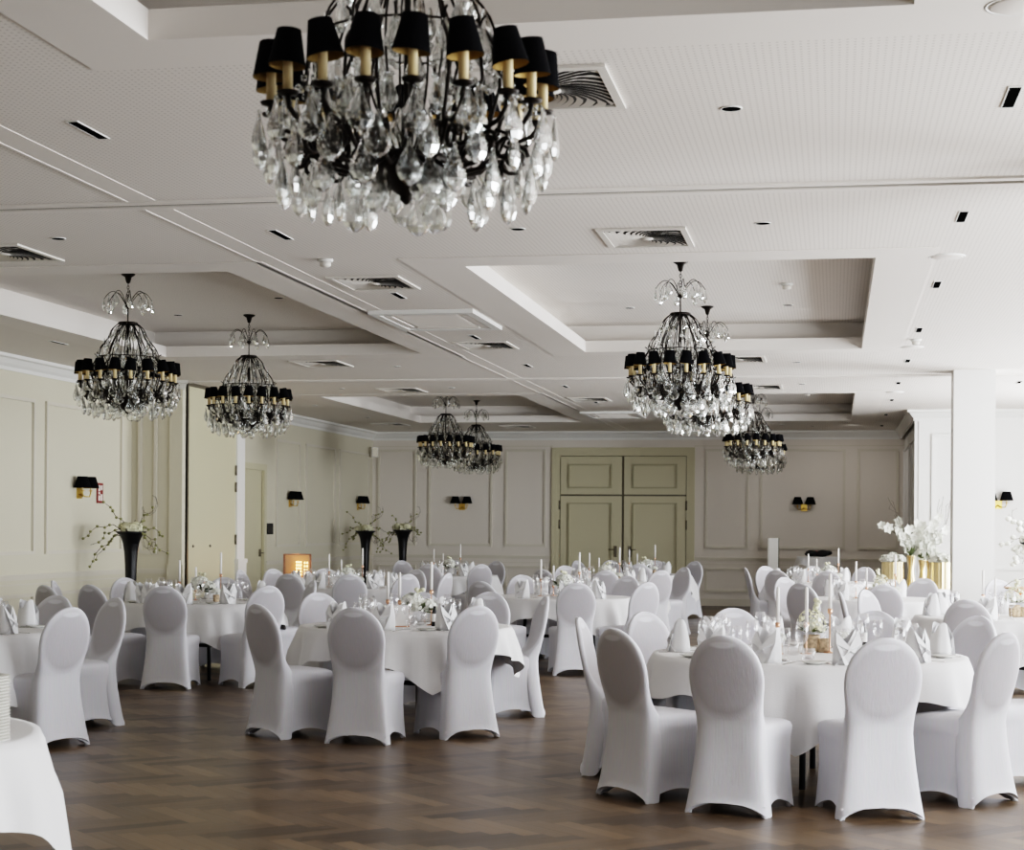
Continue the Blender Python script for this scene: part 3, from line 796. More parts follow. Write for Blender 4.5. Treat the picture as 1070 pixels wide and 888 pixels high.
# T1 front right
T1 = 'front right table'
c1 = [(-1.56,10.73),(-1.20,9.60),(-.57,9.15),(.27,9.18),(.93,9.86),(1.36,10.85),(.93,11.75),(.28,12.25),(-.70,12.35),(-1.25,11.60)]
dress(T1, -.15, 10.7, .93, radians(-48), c1, 1, True, True, False)
def on1(px, py): return onz(px, py, TZ)
def cl1(P, px, py, label, dz=0, rz=0, group=None, cat=None): x, y = onz(px, py, TZ); return P.put((x,y,TZ-.001), rz, label, group, cat)
cl1(P_c[1], 812.5, 683, 'left copper candlestick with white taper on the '+T1, group='candlesticks on the '+T1)
cl1(P_c[1], 842.5, 683, 'middle copper candlestick with white taper, behind the rose posy on the '+T1, group='candlesticks on the '+T1)
cl1(P_c[0], 867, 682, 'tallest copper candlestick with white taper on the '+T1, group='candlesticks on the '+T1)
cl1(P_rose, 848, 681, 'posy of white roses in birch bark pots in the middle of the '+T1)
cl1(P_breath, 812, 683.5, 'small bark pot of baby\'s breath left of the roses on the '+T1)
cl1(P_breath, 881.5, 683, 'small bark pot of baby\'s breath right of the roses on the '+T1)
cl1(P_tea, 845, 690, 'clear tealight glass in front of the roses on the '+T1)
cl1(P_tum, 829, 684, 'clear water glass left of the rose posy on the '+T1)
cl1(P_tum, 857, 677, 'clear water glass behind the rose posy on the '+T1)
cl1(P_bot, 902, 676, 'small dark bottle at the right of the '+T1)
# T2 left middle
T2 = 'middle left table'
c2 = [(-4.02,11.78),(-3.24,11.60),(-2.48,12.20),(-2.0,13.1,),(-2.32,14.2),(-3.2,14.5),(-4.13,13.85)]
c2 = [(-4.02,11.85),(-3.23,11.58),(-2.47,12.12),(-2.27,13.9,-.40),(-2.9,14.75),(-3.45,14.5),(-4.25,14.1)]
dress(T2, -3.2, 12.95, .80, radians(-19), c2, 2, True, True, False)
cl1(P_c[1], 405, 652, 'left copper candlestick with white taper on the '+T2, group='candlesticks on the '+T2)
cl1(P_c[1], 417.5, 653, 'second copper candlestick with white taper, behind the white card on the '+T2, group='candlesticks on the '+T2)
cl1(P_c[0], 450.5, 653, 'tallest copper candlestick with white taper on the '+T2, group='candlesticks on the '+T2)
cl1(P_hyd, 437, 653, 'white hydrangea centrepiece in glass in the middle of the '+T2)
cl1(P_breath, 400, 650, 'small pot of cream blossoms left of the candles on the '+T2)
cl1(P_card, 419.5, 655, 'upright white card in copper stand on the '+T2, rz=psi+.1)
cl1(P_tea, 431, 655, 'clear tealight glass beside the card on the '+T2)
cl1(P_bot, 454, 654, 'left small dark bottle with pale band on the '+T2)
cl1(P_bot, 463, 653, 'right small dark bottle with pale band on the '+T2)
# the rest
def rtable(name, cx, cy, r, ang, L, seed, **k):
    dress(name, cx, cy, r, radians(ang), ring_list(cx, cy, r+.62, L), seed, **k)
rtable('far left table', -6.2, 16.5, .80, -10, [('p',-7.1,14.95),(55,'f'),(93,'n'),(130,'f'),(171,'n'),(235,'f'),(281,'n'),('p',-5.2,17.15)], 3, cutlery=True)
dress('left edge table', -6.33, 11.4, .93, radians(20), [(-5.02,11.0,-.15),(-5.36,12.55,.1),(-5.98,12.85,),(-6.75,9.95)], 4, cutlery=True, centre=False)
rtable('mid-hall table', -2.95, 18.9, .80, -5, [(501.7,'n'),(603.3,'n'),(678,'n'),(657,'f'),(593.5,'f'),(545,'f')], 5)
rtable('table under second left chandelier', -5.95, 20.9, .80, -45, [(250,'f'),(284.6,'f'),(301,'n'),(366,'n'),(469.5,'n'),(427,'n'),(436,'f'),(340,'f')], 6)
rtable('distant back left table', -6.0, 26.9, .80, -40, [(419.4,'f'),(448,'n'),(503.2,'n'),(519.6,'f'),(475,'f')], 7)
rtable('table before the double door', -3.15, 24.2, .80, -45, [(566,'n'),(633,'n'),(691.8,'n'),(716.4,'f'),(590,'f')], 8)
rtable('farthest table by double door', -3.1, 28.6, .80, -45, [(602.5,'f'),(637.7,'f'),(686.3,'f'),(727,'f'),(668,'n')], 9)
rtable('second right table', 1.5, 15.8, .80, -50, [(877.7,'n'),(1010,'n'),(1050.6,'f'),(903,'f')], 10, arr='rose')
rtable('table left of gold vases', .45, 19.5, .80, -45, [(835.8,'n'),(924,'n'),(818.6,'f'),(966,'f')], 11, arr='rose')
rtable('distant back right table', -.15, 25.3, .80, -45, [('p',-1.25,25.1),(811,'n'),(865,'n'),('p',-1.03,26.5),(904.6,'f'),(850,'f')], 12)
rtable('table at right edge by column', 2.5, 19.3, .80, -45, [(1041.6,'f')], 13, arr='rose')

# ------------------------------------------------------------------ buffet corner with plates, front left
bc = (-3.70, 5.60)
make_table(.93, bc[0], bc[1], radians(-28), 'front left serving table', 21, 1.15)
for k in range(21):
    if k == 0: PP = plate('dinner_plate', .115)
    PP.put((-2.885, 5.56, TZ-.001+k*.0108), 0, 'white dinner plate, %s from the bottom of the tall stack at front left' % ordn(k), 'stacked dinner plates')

# ------------------------------------------------------------------ chandeliers
def pendant_mesh(l, w, name):
    # flat faceted pear drop hanging from z=0
    m = MB(); prof = [(.10,-.02),(.18,-.18),(.34,-.36),(.50,-.58),(.50,-.74),(.34,-.90),(.10,-.995)]
    n = 8; R = []
    for r, z in prof: R.append([(r*w*cos(2*PI*j/n), r*w*.42*sin(2*PI*j/n), z*l) for j in range(n)])
    m.rings(R, True, True, True, smooth=False)
    m.blob((0,0,.004), .006, n=6, m=4)
    return m.mesh(name, M['crystal'])
PEN = [pendant_mesh(.128,.078,'crystal_pendant'), pendant_mesh(.105,.064,'crystal_pendant'), pendant_mesh(.075,.042,'crystal_pendant')]
def make_chandelier():
    t = thing('crystal_chandelier', 'x', 'chandelier')    # origin at ceiling, hangs down
    rnd = random.Random(11)
    MB().lathe([(.005,0),(.062,-.001),(.060,-.012),(.030,-.030),(.018,-.075),(.010,-.085)], 16).build('canopy', M['iron'], t)
    m = MB()
    for k in range(7):
        z = -.095-k*.026; p = [(.009*cos(a)*(1 if k % 2 else .0), .009*cos(a)*(0 if k % 2 else 1), z+.017*sin(a)) for a in [2*PI*q/8 for q in range(9)]]
        m.tube(p, .0028, 5)
    m.build('chain', M['iron'], t)
    # fountain spray below the chain
    m = MB(); m.lathe([(.006,-.27),(.030,-.285),(.012,-.30),(.006,-.31),(.006,-.43),(.012,-.432)], 10)
    for k in range(8):
        a = 2*PI*k/8+.2
        p = []
        for q in range(11):
            s = q/10; r = .012+.195*s; z = -.285+.125*sin(PI*s*.86)
            p.append((r*cos(a), r*sin(a), z))
        m.tube(p, .0032, 5)
    m.build('fountain_spray', M['iron'], t)
    # stem, crown disc, dome cage, ring, bowl
    m = MB(); m.lathe([(.006,-.42),(.080,-.425),(.088,-.435),(.075,-.450),(.010,-.455)], 18)
    m.tube([(0,0,-.45),(0,0,-1.12)], .010, 8)
    m.lathe([(.01,-.72),(.045,-.735),(.045,-.755),(.01,-.77)], 14)
    m.build('stem', M['iron'], t)
    m = MB()
    for k in range(12):
        a = 2*PI*k/12; p = []
        for q in range(12):
            s = q/11; r = .075 + .185*(.55*s+.45*sin(s*PI/2)) + .012*sin(s*9); z = -.435 - .30*(.75*s+.25*s*s)
            p.append((r*cos(a), r*sin(a), z))
        p += [((.26+.03*s)*cos(a), (.26+.03*s)*sin(a), -.735+.03*s*(2-s)) for s in (.5,1.)]
        m.tube(p, .0048, 5)
        # inner rising stems
        p = [((.05+.12*sin(s*PI))*cos(a+.26), (.05+.12*sin(s*PI))*sin(a+.26), -.45-.62*s) for s in [q/10 for q in range(11)]]
        m.tube(p, .0042, 5)
    for r, z in ((.262,-.735),):
        m.tube([(r*cos(2*PI*q/32), r*sin(2*PI*q/32), z) for q in range(33)], .004, 5)
    m.build('cage', M['iron'], t)
    m = MB(); m.lathe([(.12,-1.085),(.125,-1.10),(.105,-1.13),(.07,-1.165),(.035,-1.195),(.018,-1.205),(.020,-1.215),(.004,-1.23)], 18); m.build('bowl_finial', M['iron'], t)
    # 18 candle arms
    NA = 18
    am = MB(); am.tube([(.10*1,0,-1.10),(.16,0,-1.135),(.23,0,-1.12),(.28,0,-1.07),(.30,0,-1.03),(.33,0,-1.045),(.375,0,-1.03),(.405,0,-.995),(.41,0,-.965)], .0075, 6)
    cc = [(.33+.038*cos(q/12*2*PI*1.2)*(1-.5*q/12), 0, -1.09+.038*sin(q/12*2*PI*1.2)*(1-.5*q/12)) for q in range(13)]
    am.tube(cc, .0075, 5)
    am.tube([(.23+.035*cos(q/12*2*PI*1.2+2)*(1-.5*q/12), 0, -1.05+.035*sin(q/12*2*PI*1.2+2)*(1-.5*q/12)) for q in range(13)], .0075, 5)
    am.tube([(.26,0,-.735),(.30,0,-.80),(.31,0,-.90),(.28,0,-1.0),(.27,0,-1.05)], .006, 5)
    am.lathe([(.008,-.965),(.030,-.960),(.033,-.952),(.012,-.950)], 10, (.41,0,0))
    ame = am.mesh('arm', M['iron'])
    sl = MB().lathe([(.0145,-.95),(.0145,-.80)], 10, (.41,0,0)).mesh('candle_sleeve', M['sleeve'])
    sh = MB(); sh.lathe([(.055,-.05),(.035,.055)], 16, (0,0,0), False, False); sh.lathe([(.035,.055),(.010,.054)], 16, (0,0,0), False, False)
    sh.lathe([(.0535,-.0495),(.0335,.054)], 16, (0,0,0), False, False, True, 1)
    shm = sh.mesh('shade', [M['shade'], M['shadegold']])
    for k in range(NA):
        a = 2*PI*k/NA + rnd.uniform(-.03,.03)
        A = objm('arm', ame, t, (0,0,0), a)
        S = objm('candle_sleeve', sl, A); q_ = objm('shade', shm, A, (.41,0,-.83)); q_.rotation_euler = (rnd.uniform(-.13,.13), rnd.uniform(-.13,.13), 0)
    # crystals, largest first as single parts, small beads as one stuff part
    cnt = 0; spots = []
    for k in range(NA):
        a = 2*PI*k/NA
        spots += [(.445, a, -.985, 0), (.41, a+.10, -1.05, 0), (.375, a-.03, -1.115, 0)]
        if k % 2 == 0: spots += [(.30, a+.17, -1.14, 0)]
        if k % 3 == 0: spots += [(.33, a+.1, -.93, 1), (.20, a+.2, -1.15, 0)]
    for k in range(8): spots += [(.207, 2*PI*k/8+.2, -.235, 1), (.165, 2*PI*k/8+.2, -.20, 1)]
    for k in range(12): spots.append((.275, 2*PI*k/12, -.735, 0 if k % 2 else 1))
    more = []
    for k in range(8): more.append((.105, 2*PI*k/8+.5, -.47+.0, 1))
    for k in range(12): more += [(.20, 2*PI*k/12+.13, -.57, 1), (.245, 2*PI*k/12+.26, -.66, 1), (.15, 2*PI*k/12+.26, -.50, 2), (.17, 2*PI*k/12, -.68, 1)]
    for k in range(9): more.append((.16, 2*PI*k/9+.1, -.80, 0))
    for k in range(9): more.append((.24, 2*PI*k/9+.4, -.88, 0))
    for k in range(18): more.append((.37, 2*PI*k/18+.17, -.94, 1))
    for k in range(12): more.append((.13, 2*PI*k/12, -.97, 1))
    for k in range(8): more.append((.13, 2*PI*k/8+.4, -1.14, 1))
    for (r, a, z, ty) in spots[:100]:
        o = objm('crystal_pendant', PEN[ty], t, (r*cos(a), r*sin(a), z+rnd.uniform(-.01,.01)), a+PI/2+rnd.uniform(-.6,.6))
    m = MB()
    for (r, a, z, ty) in spots[100:]+more:
        l, w = ((.125,.068),(.10,.055),(.075,.042))[ty]; q = MB(); n = 8
        R = [[(rr*w*cos(2*PI*j/n), rr*w*.42*sin(2*PI*j/n), zz*l) for j in range(n)] for rr, zz in ((.10,-.02),(.34,-.36),(.50,-.58),(.50,-.74),(.10,-.995))]
        q.rings(R, True, True, True, smooth=False); q.xf(Matrix.Translation((r*cos(a), r*sin(a), z)) @ Matrix.Rotation(a+PI/2+rnd.uniform(-.8,.8), 4, 'Z'))
        m.add(q.v, q.f, False)
    for k in range(NA):      # bead strings and studs
        a = 2*PI*k/NA
        for q in range(6): s = q/5; m.blob(((.27+.14*s)*cos(a+.17), (.27+.14*s)*sin(a+.17), -.76-.20*s-.05*sin(PI*s)), .011, n=6, m=4)
        m.blob((.41*cos(a), .41*sin(a), -.985), .016, n=6, m=4)
    o = m.build('small_crystals', M['crystal'], t); o['kind'] = 'stuff'
    return Proto(t)
CHD = make_chandelier()
for X, Y, rz, lab in ((-1.275,5.13,.12,'nearest large crystal chandelier with black shades at the top of the view'),
                 (-6.10,14.48,.3,'crystal chandelier with black shades nearest the left wall'),
                 (-6.02,17.47,.5,'second crystal chandelier on the left, in front of the partition doors'),
                 (-1.26,14.43,.05,'right hand crystal chandelier with black shades, nearer one of the overlapping pair'),
                 (-1.25,17.39,.4,'right hand crystal chandelier, partly hidden behind the nearer one'),
                 (-6.0,26.8,.2,'distant left crystal chandelier, left one of the small pair'),
                 (-6.12,29.75,.1,'distant left crystal chandelier, right one of the small pair'),
                 (-1.22,26.7,.33,'distant right crystal chandelier above the back right tables'),
                 (-1.25,29.7,.6,'farthest right crystal chandelier, mostly hidden behind another')):
    CHD.put((X, Y, 3.70), rz, lab, 'crystal chandeliers under the coffers')

# ------------------------------------------------------------------ ceiling fittings
def PJ(X, Y, Z=CZ):
    a = X*Fv[0]+Y*Fv[1]; b = X*Rv[0]+Y*Rv[1]; u = f*b/a; v = -f*(Z-H)/a
    return (535+u*cos(roll)-v*sin(roll), 551+u*sin(roll)+v*cos(roll))
def swirl():
    t = thing('ceiling_vent', 'x', 'ceiling vent'); s = .37
    m = MB()
    for a,b,c,d in ((-s,s,-s,-s+.05),(-s,s,s-.05,s),(-s,-s+.05,-s+.05,s-.05),(s-.05,s,-s+.05,s-.05)): m.box(a,b,c,d,-.012,0)
    m.build('frame', M['grille'], t)
    MB().box(-s+.05,s-.05,-s+.05,s-.05,-.003,-.001).build('duct_opening', M['duct'], t)
    m = MB(); n = 30; q = s-.05
    def edge(a):
        return q/max(abs(cos(a)), abs(sin(a)))
    for k in range(n):
        a0 = 2*PI*k/n; L = []; Rr = []
        for j in range(7):
            u = j/6; a = a0 + .9*u; e = edge(a); r = .05 + (e-.05)*u
            wd = 2*PI/n*.68; b = a+wd; e2 = edge(b); r2 = .05+(e2-.05)*u
            L.append((r*cos(a), r*sin(a), -.010)); Rr.append((r2*cos(b), r2*sin(b), -.004))
        vs = L+Rr; m.add(vs, [(j, j+1, j+8, j+7) for j in range(6)], False)
    m.lathe([(.06,-.004),(.055,-.012),(.002,-.013)], 16)
    m.build('swirl_blades', M['grille'], t); t.scale = (.77,1,1)
    return Proto(t)
P_v = swirl()
for k, (px, py, lab) in enumerate(((*PJ(-1.22,7.48),'square swirl ceiling vent beside the nearest chandelier'),(*PJ(-1.22,11.4),'square swirl ceiling vent in front of the right coffer'),
        (*PJ(-3.54,13.22),'square swirl ceiling vent right of the front left coffer'),(508,360.5,'square swirl ceiling vent beyond the ceiling air conditioner'),
        (336,379.5,'square swirl ceiling vent behind the left coffer'),(420,407.3,'small looking square vent just beyond the partition track'),
        (4,264,'square ceiling vent cut by the left edge of the view'),(616,417,'square ceiling vent left of the distant right coffer'),
        (773,375,'square ceiling vent behind the right hand chandeliers'),(795,404,'square ceiling vent farthest right beyond the partition track'),
        (408,443,'distant square vent above the back left corner'),(541,445.5,'distant square vent near the back wall'))):
    x, y = onz(px, py, CZ); P_v.put((x, y, CZ-.001), 0, lab, 'square ceiling vents')
def cassette():
    t = thing('ceiling_air_conditioner', 'x', 'air conditioner')
    m = MB(); m.box(-.62,.62,-.62,-.52,-.035,0); m.box(-.62,.62,.52,.62,-.035,0); m.box(-.62,-.52,-.52,.52,-.035,0); m.box(.52,.62,-.52,.52,-.035,0); m.build('frame', M['white'], t)
    m = MB()
    for a in range(4):
        q = MB().box(-.38,.38,.42,.50,-.03,-.02); q.xf(Matrix.Rotation(a*PI/2, 4, 'Z')); m.add(q.v, q.f, False)
    m.build('louvre', M['ceilplain'], t)
    MB().box(-.52,.52,-.52,.52,-.018,0).build('inner_body', M['grille'], t)
    m = MB(); m.box(-.37,.37,-.37,.37,-.026,-.018)
    for k in range(14): m.box(-.35,.35,-.345+k*.052,-.33+k*.052,-.030,-.026)
    m.build('intake_grille', M['ceilplain'], t)
    t.scale = (.76,1.1,1)
    return Proto(t)
P_k = cassette()
for px, py, lab in ((457,333,'large square ceiling air conditioner between the two coffers'),(641,432.5,'distant square ceiling air conditioner near the double door')):
    x, y = onz(px, py, CZ); P_k.put((x, y, CZ), 0, lab)
def slot():
    t = thing('slot_downlight', 'x', 'ceiling light')
    m = MB(); m.box(-.030,.030,-.19,-.182,-.005,0); m.box(-.030,.030,.182,.19,-.005,0); m.box(-.030,-.025,-.182,.182,-.005,0); m.box(.025,.030,-.182,.182,-.005,0); m.build('frame', M['white'], t)
    MB().box(-.025,.025,-.182,.182,-.004,-.001).build('dark_slot', M['darkhole'], t)
    return Proto(t)
def dlight():
    t = thing('round_downlight', 'x', 'ceiling light')
    MB().lathe([(.050,0),(.050,-.004),(.044,-.005),(.044,0)], 18, cap0=False, cap1=False).build('rim', M['white'], t)
    MB().lathe([(.044,-.004),(.002,-.004)], 18, cap0=False).build('dark_lens', M['darkhole'], t)
    return Proto(t)
P_s = slot(); P_d = dlight()
slots = [(92,135.5),(293,245),(416,308.6),(496,352),(551,381.7),(590.8,403.6),(622.5,420),(61,358),(1057,101),(1005.5,226),(979,297),(960.4,344.5),(948.5,376.7),(938.8,400),(931.8,417.7),(925.8,433),(921.4,444.5),(1065,399)]
for i, (px, py) in enumerate(slots):
    x, y = onz(px, py, CZ)
    side = 'left of centre beam, %s from the camera' % ordn(i) if i < 7 else ('near the left wall cornice' if i == 7 else ('in right hand row, %s from the camera' % ordn(i-8) if i < 17 else 'right of the column near the picture edge'))
    P_s.put((x, y, CZ), 0, 'narrow black ceiling slot '+side, 'slot lights in the ceiling')
dls = [(764,113,CZ,'in the near ceiling field right of the nearest chandelier'),(797,233,CZ,'in front of the right coffer'),(541,239,CZ,'just below the nearest chandelier\'s pendants'),(61,249,CZ,'at left, before the left coffer'),
  (186,329,3.7,'inside the left coffer, left one'),(291,311,3.7,'inside the left coffer, right one'),(658,321.5,3.7,'inside the right coffer, left of the chandelier'),(823.5,318.5,3.7,'inside the right coffer, below the smoke detector'),
  (414.4,382.6,CZ,'before the second partition track, left of the vent'),(471.6,405,CZ,'beyond the second partition track, middle'),(356.6,406,CZ,'beyond the second partition track, at left'),(328.6,423.6,CZ,'near the far left wall'),
  (384,436,CZ,'near the back left corner'),(428.7,447.5,CZ,'close to the back wall at left'),(832.5,378.3,CZ,'behind the right coffer'),(837.8,401,CZ,'beyond the track at right'),(846,412,3.7,'inside the distant right coffer'),(849,445,CZ,'close to the back wall at right'),(817,443.6,CZ,'close to the back wall right of the far chandelier')]
for px, py, z, lab in dls:
    x, y = onz(px, py, z); P_d.put((x, y, z), 0, 'round dark downlight '+lab, 'round downlights in the ceiling')
def disc():
    t = thing('ceiling_speaker', 'x', 'speaker')
    MB().lathe([(.115,0),(.115,-.006),(.10,-.012),(.002,-.013)], 24, cap0=False).build('speaker_grille', M['ceilplain'], t)
    MB().lathe([(.125,0),(.125,-.008),(.116,-.008),(.116,0)], 24, cap0=False, cap1=False).build('rim', M['white'], t)
    return Proto(t)
P_sp2 = disc()
for px, py, lab in ((1066,4,'at the top right corner of the view'),(989.5,267.5,'right of the front right coffer'),(952.5,362.5,'before the second partition track at right'),(934.7,409.5,'beyond the partition track at right'),(924,440,'near the far right corner')):
    x, y = onz(px, py, CZ); P_sp2.put((x, y, CZ), 0, 'flat round white ceiling speaker '+lab, 'round ceiling speakers')
def smoke():
    t = thing('smoke_detector', 'x', 'smoke detector')
    MB().lathe([(.055,0),(.055,-.015),(.045,-.02)], 18).build('base', M['white'], t); MB().lathe([(.038,-.02),(.040,-.045),(.030,-.055),(.002,-.056)], 18).build('sensor_head', M['grille'], t)
    return Proto(t)
P_sm = smoke()
for px, py, z, lab in ((822,296,3.7,'small white smoke detector inside the right coffer'),(957,354.5,CZ,'white domed detector on the ceiling at right'),(340,271,CZ,'pale round detector on the ceiling left of centre'),(844,410,3.7,'tiny detector inside the distant right coffer')):
    x, y = onz(px, py, z); P_sm.put((x, y, z), 0, lab)

# ------------------------------------------------------------------ wall fittings
def sconce():
    t = thing('wall_sconce', 'x', 'wall lamp')    # plate in plane y=0, projects towards -y
    MB().box(-.06,.06,-.018,0,-.10,.03).build('backplate', M['brass'], t)
    for s in (-1, 1):
        m = MB(); m.tube([(0,-.015,-.04),(s*.04,-.07,-.075),(s*.10,-.10,-.075),(s*.12,-.105,-.03),(s*.12,-.105,.0)], .008, 6); m.lathe([(.008,-.01),(.028,-.005),(.028,.0),(.01,.002)], 10, (s*.12,-.105,0)); a = m.build('arm', M['brass'], t)
        MB().lathe([(.012,0),(.012,.05)], 8, (s*.12,-.105,0)).build('candle_sleeve', M['sleeve'], a)
        q = MB(); q.lathe([(.105,.03),(.062,.17)], 18, (s*.12,-.105,0), False, False); q.lathe([(.062,.17),(.01,.171)], 18, (s*.12,-.105,0), False, False)
        q.lathe([(.102,.031),(.060,.169)], 18, (s*.12,-.105,0), False, False, True, 1)
        q.build('shade', [M['shade'], M['shadegold']], a)
    return Proto(t)
P_sc = sconce()
for loc, rz, lab in (((XL,20.25,1.92),PI/2,'brass wall lamp with two black shades beside the red wall sign'),((XL,28.75,1.92),PI/2,'brass wall lamp with two black shades on the left wall beyond the side door'),
        ((XL,33.1,1.92),PI/2,'brass wall lamp with two black shades in the back left corner'),((-7.31,YB,1.94),0,'brass wall lamp with two black shades on the back wall left of the double door'),
        ((-.58,YB,1.95),0,'brass wall lamp with two black shades on the back wall right of the double door'),((2.52,YF,1.94),0,'brass wall lamp with black shades on the bright wall right of the column')):
    P_sc.put(loc, rz, lab, 'wall lamps with black shades')
t = thing('wall_sign', 'small red and white safety sign on the left wall beside the wall lamp', 'sign', (XL+.004, 20.86, 1.90), PI/2)
t.scale = (.8,1,.75)
MB().box(-.11,.11,-.012,0,-.17,.17).build('red_board', M['redsign'], t)
m = MB()
for z0, z1 in ((.03,.13),(-.02,.015),(-.13,-.04)):
    m.box(-.075,-.01,-.016,-.012,z0,z1)
for z0, z1 in ((.05,.13),(-.13,-.02)): m.box(.015,.075,-.016,-.012,z0,z1)
m.build('white_symbols', M['signwhite'], t)
t = thing('wall_control_panel', 'black rectangular control panel on the left wall beside the side door', 'control panel', (XL+.004, 27.62, 1.45), PI/2)
MB().box(-.17,.17,-.02,0,-.09,.09).build('housing', M['black'], t); MB().box(-.15,.15,-.023,-.02,-.07,.07).build('screen', M['vaseblack'], t)
t = thing('corner_loudspeaker', 'small grey loudspeaker high in the back left corner', 'speaker', (XL+.12, 33.85, 2.98), .6)
MB().box(-.07,.07,-.06,.06,-.1,.1).build('cabinet', M['grille'], t); MB().box(-.055,.055,-.068,-.06,-.085,.085).build('front_grille', M['hinge'], t); MB().tube([(0,.06,0),(-.04,.14,0)], .012).build('bracket', M['hinge'], t)

# ------------------------------------------------------------------ tall black trumpet vases with willow and blossoms
def vase_arr(loc, rz, lab, seed, flowers='cream', spread=1.0):
    rnd = random.Random(seed)
    v = thing('trumpet_vase', lab, 'vase', loc, rz)
    MB().lathe([(.085,0),(.085,.01),(.055,.02),(.058,.30),(.065,.70),(.074,1.0),(.084,1.15),(.105,1.28),(.145,1.36),(.195,1.395),(.19,1.40),(.13,1.35),(.085,1.2),(.002,1.1)], 24).build('vase_body', M['vaseblack'], v)
    m = MB()
    for k in range(9):
        a = rnd.uniform(0, 6.28); q = rnd.uniform(0.02,.16); petals_ball(m, (q*cos(a), q*sin(a)*.7, 1.425+rnd.uniform(0,.04)), .075, 80, .02, rnd, .7)
    m.build('blossom_mass', M[flowers], v)
    for k in range(9):
        m = MB(); a = (rnd.uniform(-.5,.5) if k % 2 else PI+rnd.uniform(-.5,.5)); L = rnd.uniform(.30,.62)*spread; p = [(0,0,1.38)]; up = rnd.uniform(-.25,.7) if k < 7 else 1.0
        if k >= 7: L *= .75
        n = 9
        for q in range(1, n+1):
            s = q/n; p.append((L*s*cos(a)+.03*sin(q*1.7+k), L*s*sin(a)+.03*cos(q*2.1+k), 1.38+L*(up*s-.9*s*s*(1 if up < .9 else .1))+.02*sin(q*2.3)+.06*s))
        m.tube(p, [.006*(1-.6*q/n) for q in range(n+1)], 5)
        for q in range(3, n+1):
            if rnd.random() < .8:
                x, y, z = p[q]; bs = .021 if flowers == 'cream' else .042; m.blob((x, y, z), bs, bs, bs*.85, 6, 4, 1)
        m.build('branch', [M['twig'], M['greenbud' if flowers == 'cream' else 'petal']], v)
    for k in range(4):   # curly willow loops
        m = MB(); a = rnd.uniform(-.9,.6); cx_ = .28*cos(a)*spread; p = [(.05*cos(a),0,1.4)]
        for q in range(1, 16): s = q/15; p.append((cx_*s*1.2+.09*s*cos(q*.9+k), .05*sin(q*.7+k)+.1*s*sin(a), 1.42+(.35 if k < 2 else -.25)*s+.08*sin(q*.9+k)))
        m.tube(p, .0022, 4); m.build('willow_twig', M['twig'], v)
    return v
s_ = slope(137); vase_arr((s_*20.4, 20.4, .02), 0, 'tall black trumpet vase with pale blossoms beside the partition on the left', 31)
s_ = slope(382); vase_arr((s_*31, 31.0, .02), 0, 'left black trumpet vase with blossoms of the pair in the back left corner', 32, spread=.9)
s_ = slope(421); vase_arr((s_*31.6, 31.6, .04), 0, 'right black trumpet vase with blossoms of the pair in the back left corner', 33, spread=.9)
vase_arr((2.60, 24.0, -.05), PI, 'black trumpet vase with white orchids at the right edge behind the column', 34, 'petal', .75)

# ------------------------------------------------------------------ gold vases and white orchids on a table left of the column
make_table(.62, 1.0, 23.3, .3, 'flower table behind the column', 41, .80)
def fluted(m, r, h, c=(0,0,0), n=36):
    R = []
    for z in (0, .01, h-.01, h): R.append([((r+.006*(j % 2))*cos(2*PI*j/n)+c[0], (r+.006*(j % 2))*sin(2*PI*j/n)+c[1], c[2]+z) for j in range(n)])
    m.rings(R, True, True, True, smooth=False)
for px, Y, lab, sd in ((933,22.95,'wide fluted gold vase filled with white hydrangeas, left of the slim gold vases',5),(984,23.05,'wide fluted gold vase filled with white hydrangeas, beside the column',6)):
    t = thing('gold_vase', lab, 'vase', (slope(px)*Y, Y, TZ))
    m = MB(); fluted(m, .135, .34); m.build('fluted_body', M['gold'], t)
    m = MB(); rnd = random.Random(sd)
    for k in range(7): a = 2*PI*k/6; q = .09 if k < 6 else 0; petals_ball(m, (q*cos(a), q*sin(a), .37+(.03 if k == 6 else 0)), .072, 90, .017, rnd, .8)
    m.build('hydrangea_blooms', M['petal'], t)
def orchid(m, c, d, s):
    d = Vector(d).normalized(); t = d.orthogonal().normalized(); b = d.cross(t); c = Vector(c)
    for k in range(6):
        a = 2*PI*k/6; u = t*cos(a)+b*sin(a); v = d.cross(u); w_ = s*.42
        m.add([c, c+u*s*.5+v*w_+d*s*.15, c+u*s+d*s*(.45 if k % 2 else .25), c+u*s*.5-v*w_+d*s*.15], [(0,1,2,3)], True)
    m.blob(tuple(c+d*s*.15), s*.16, n=5, m=4)
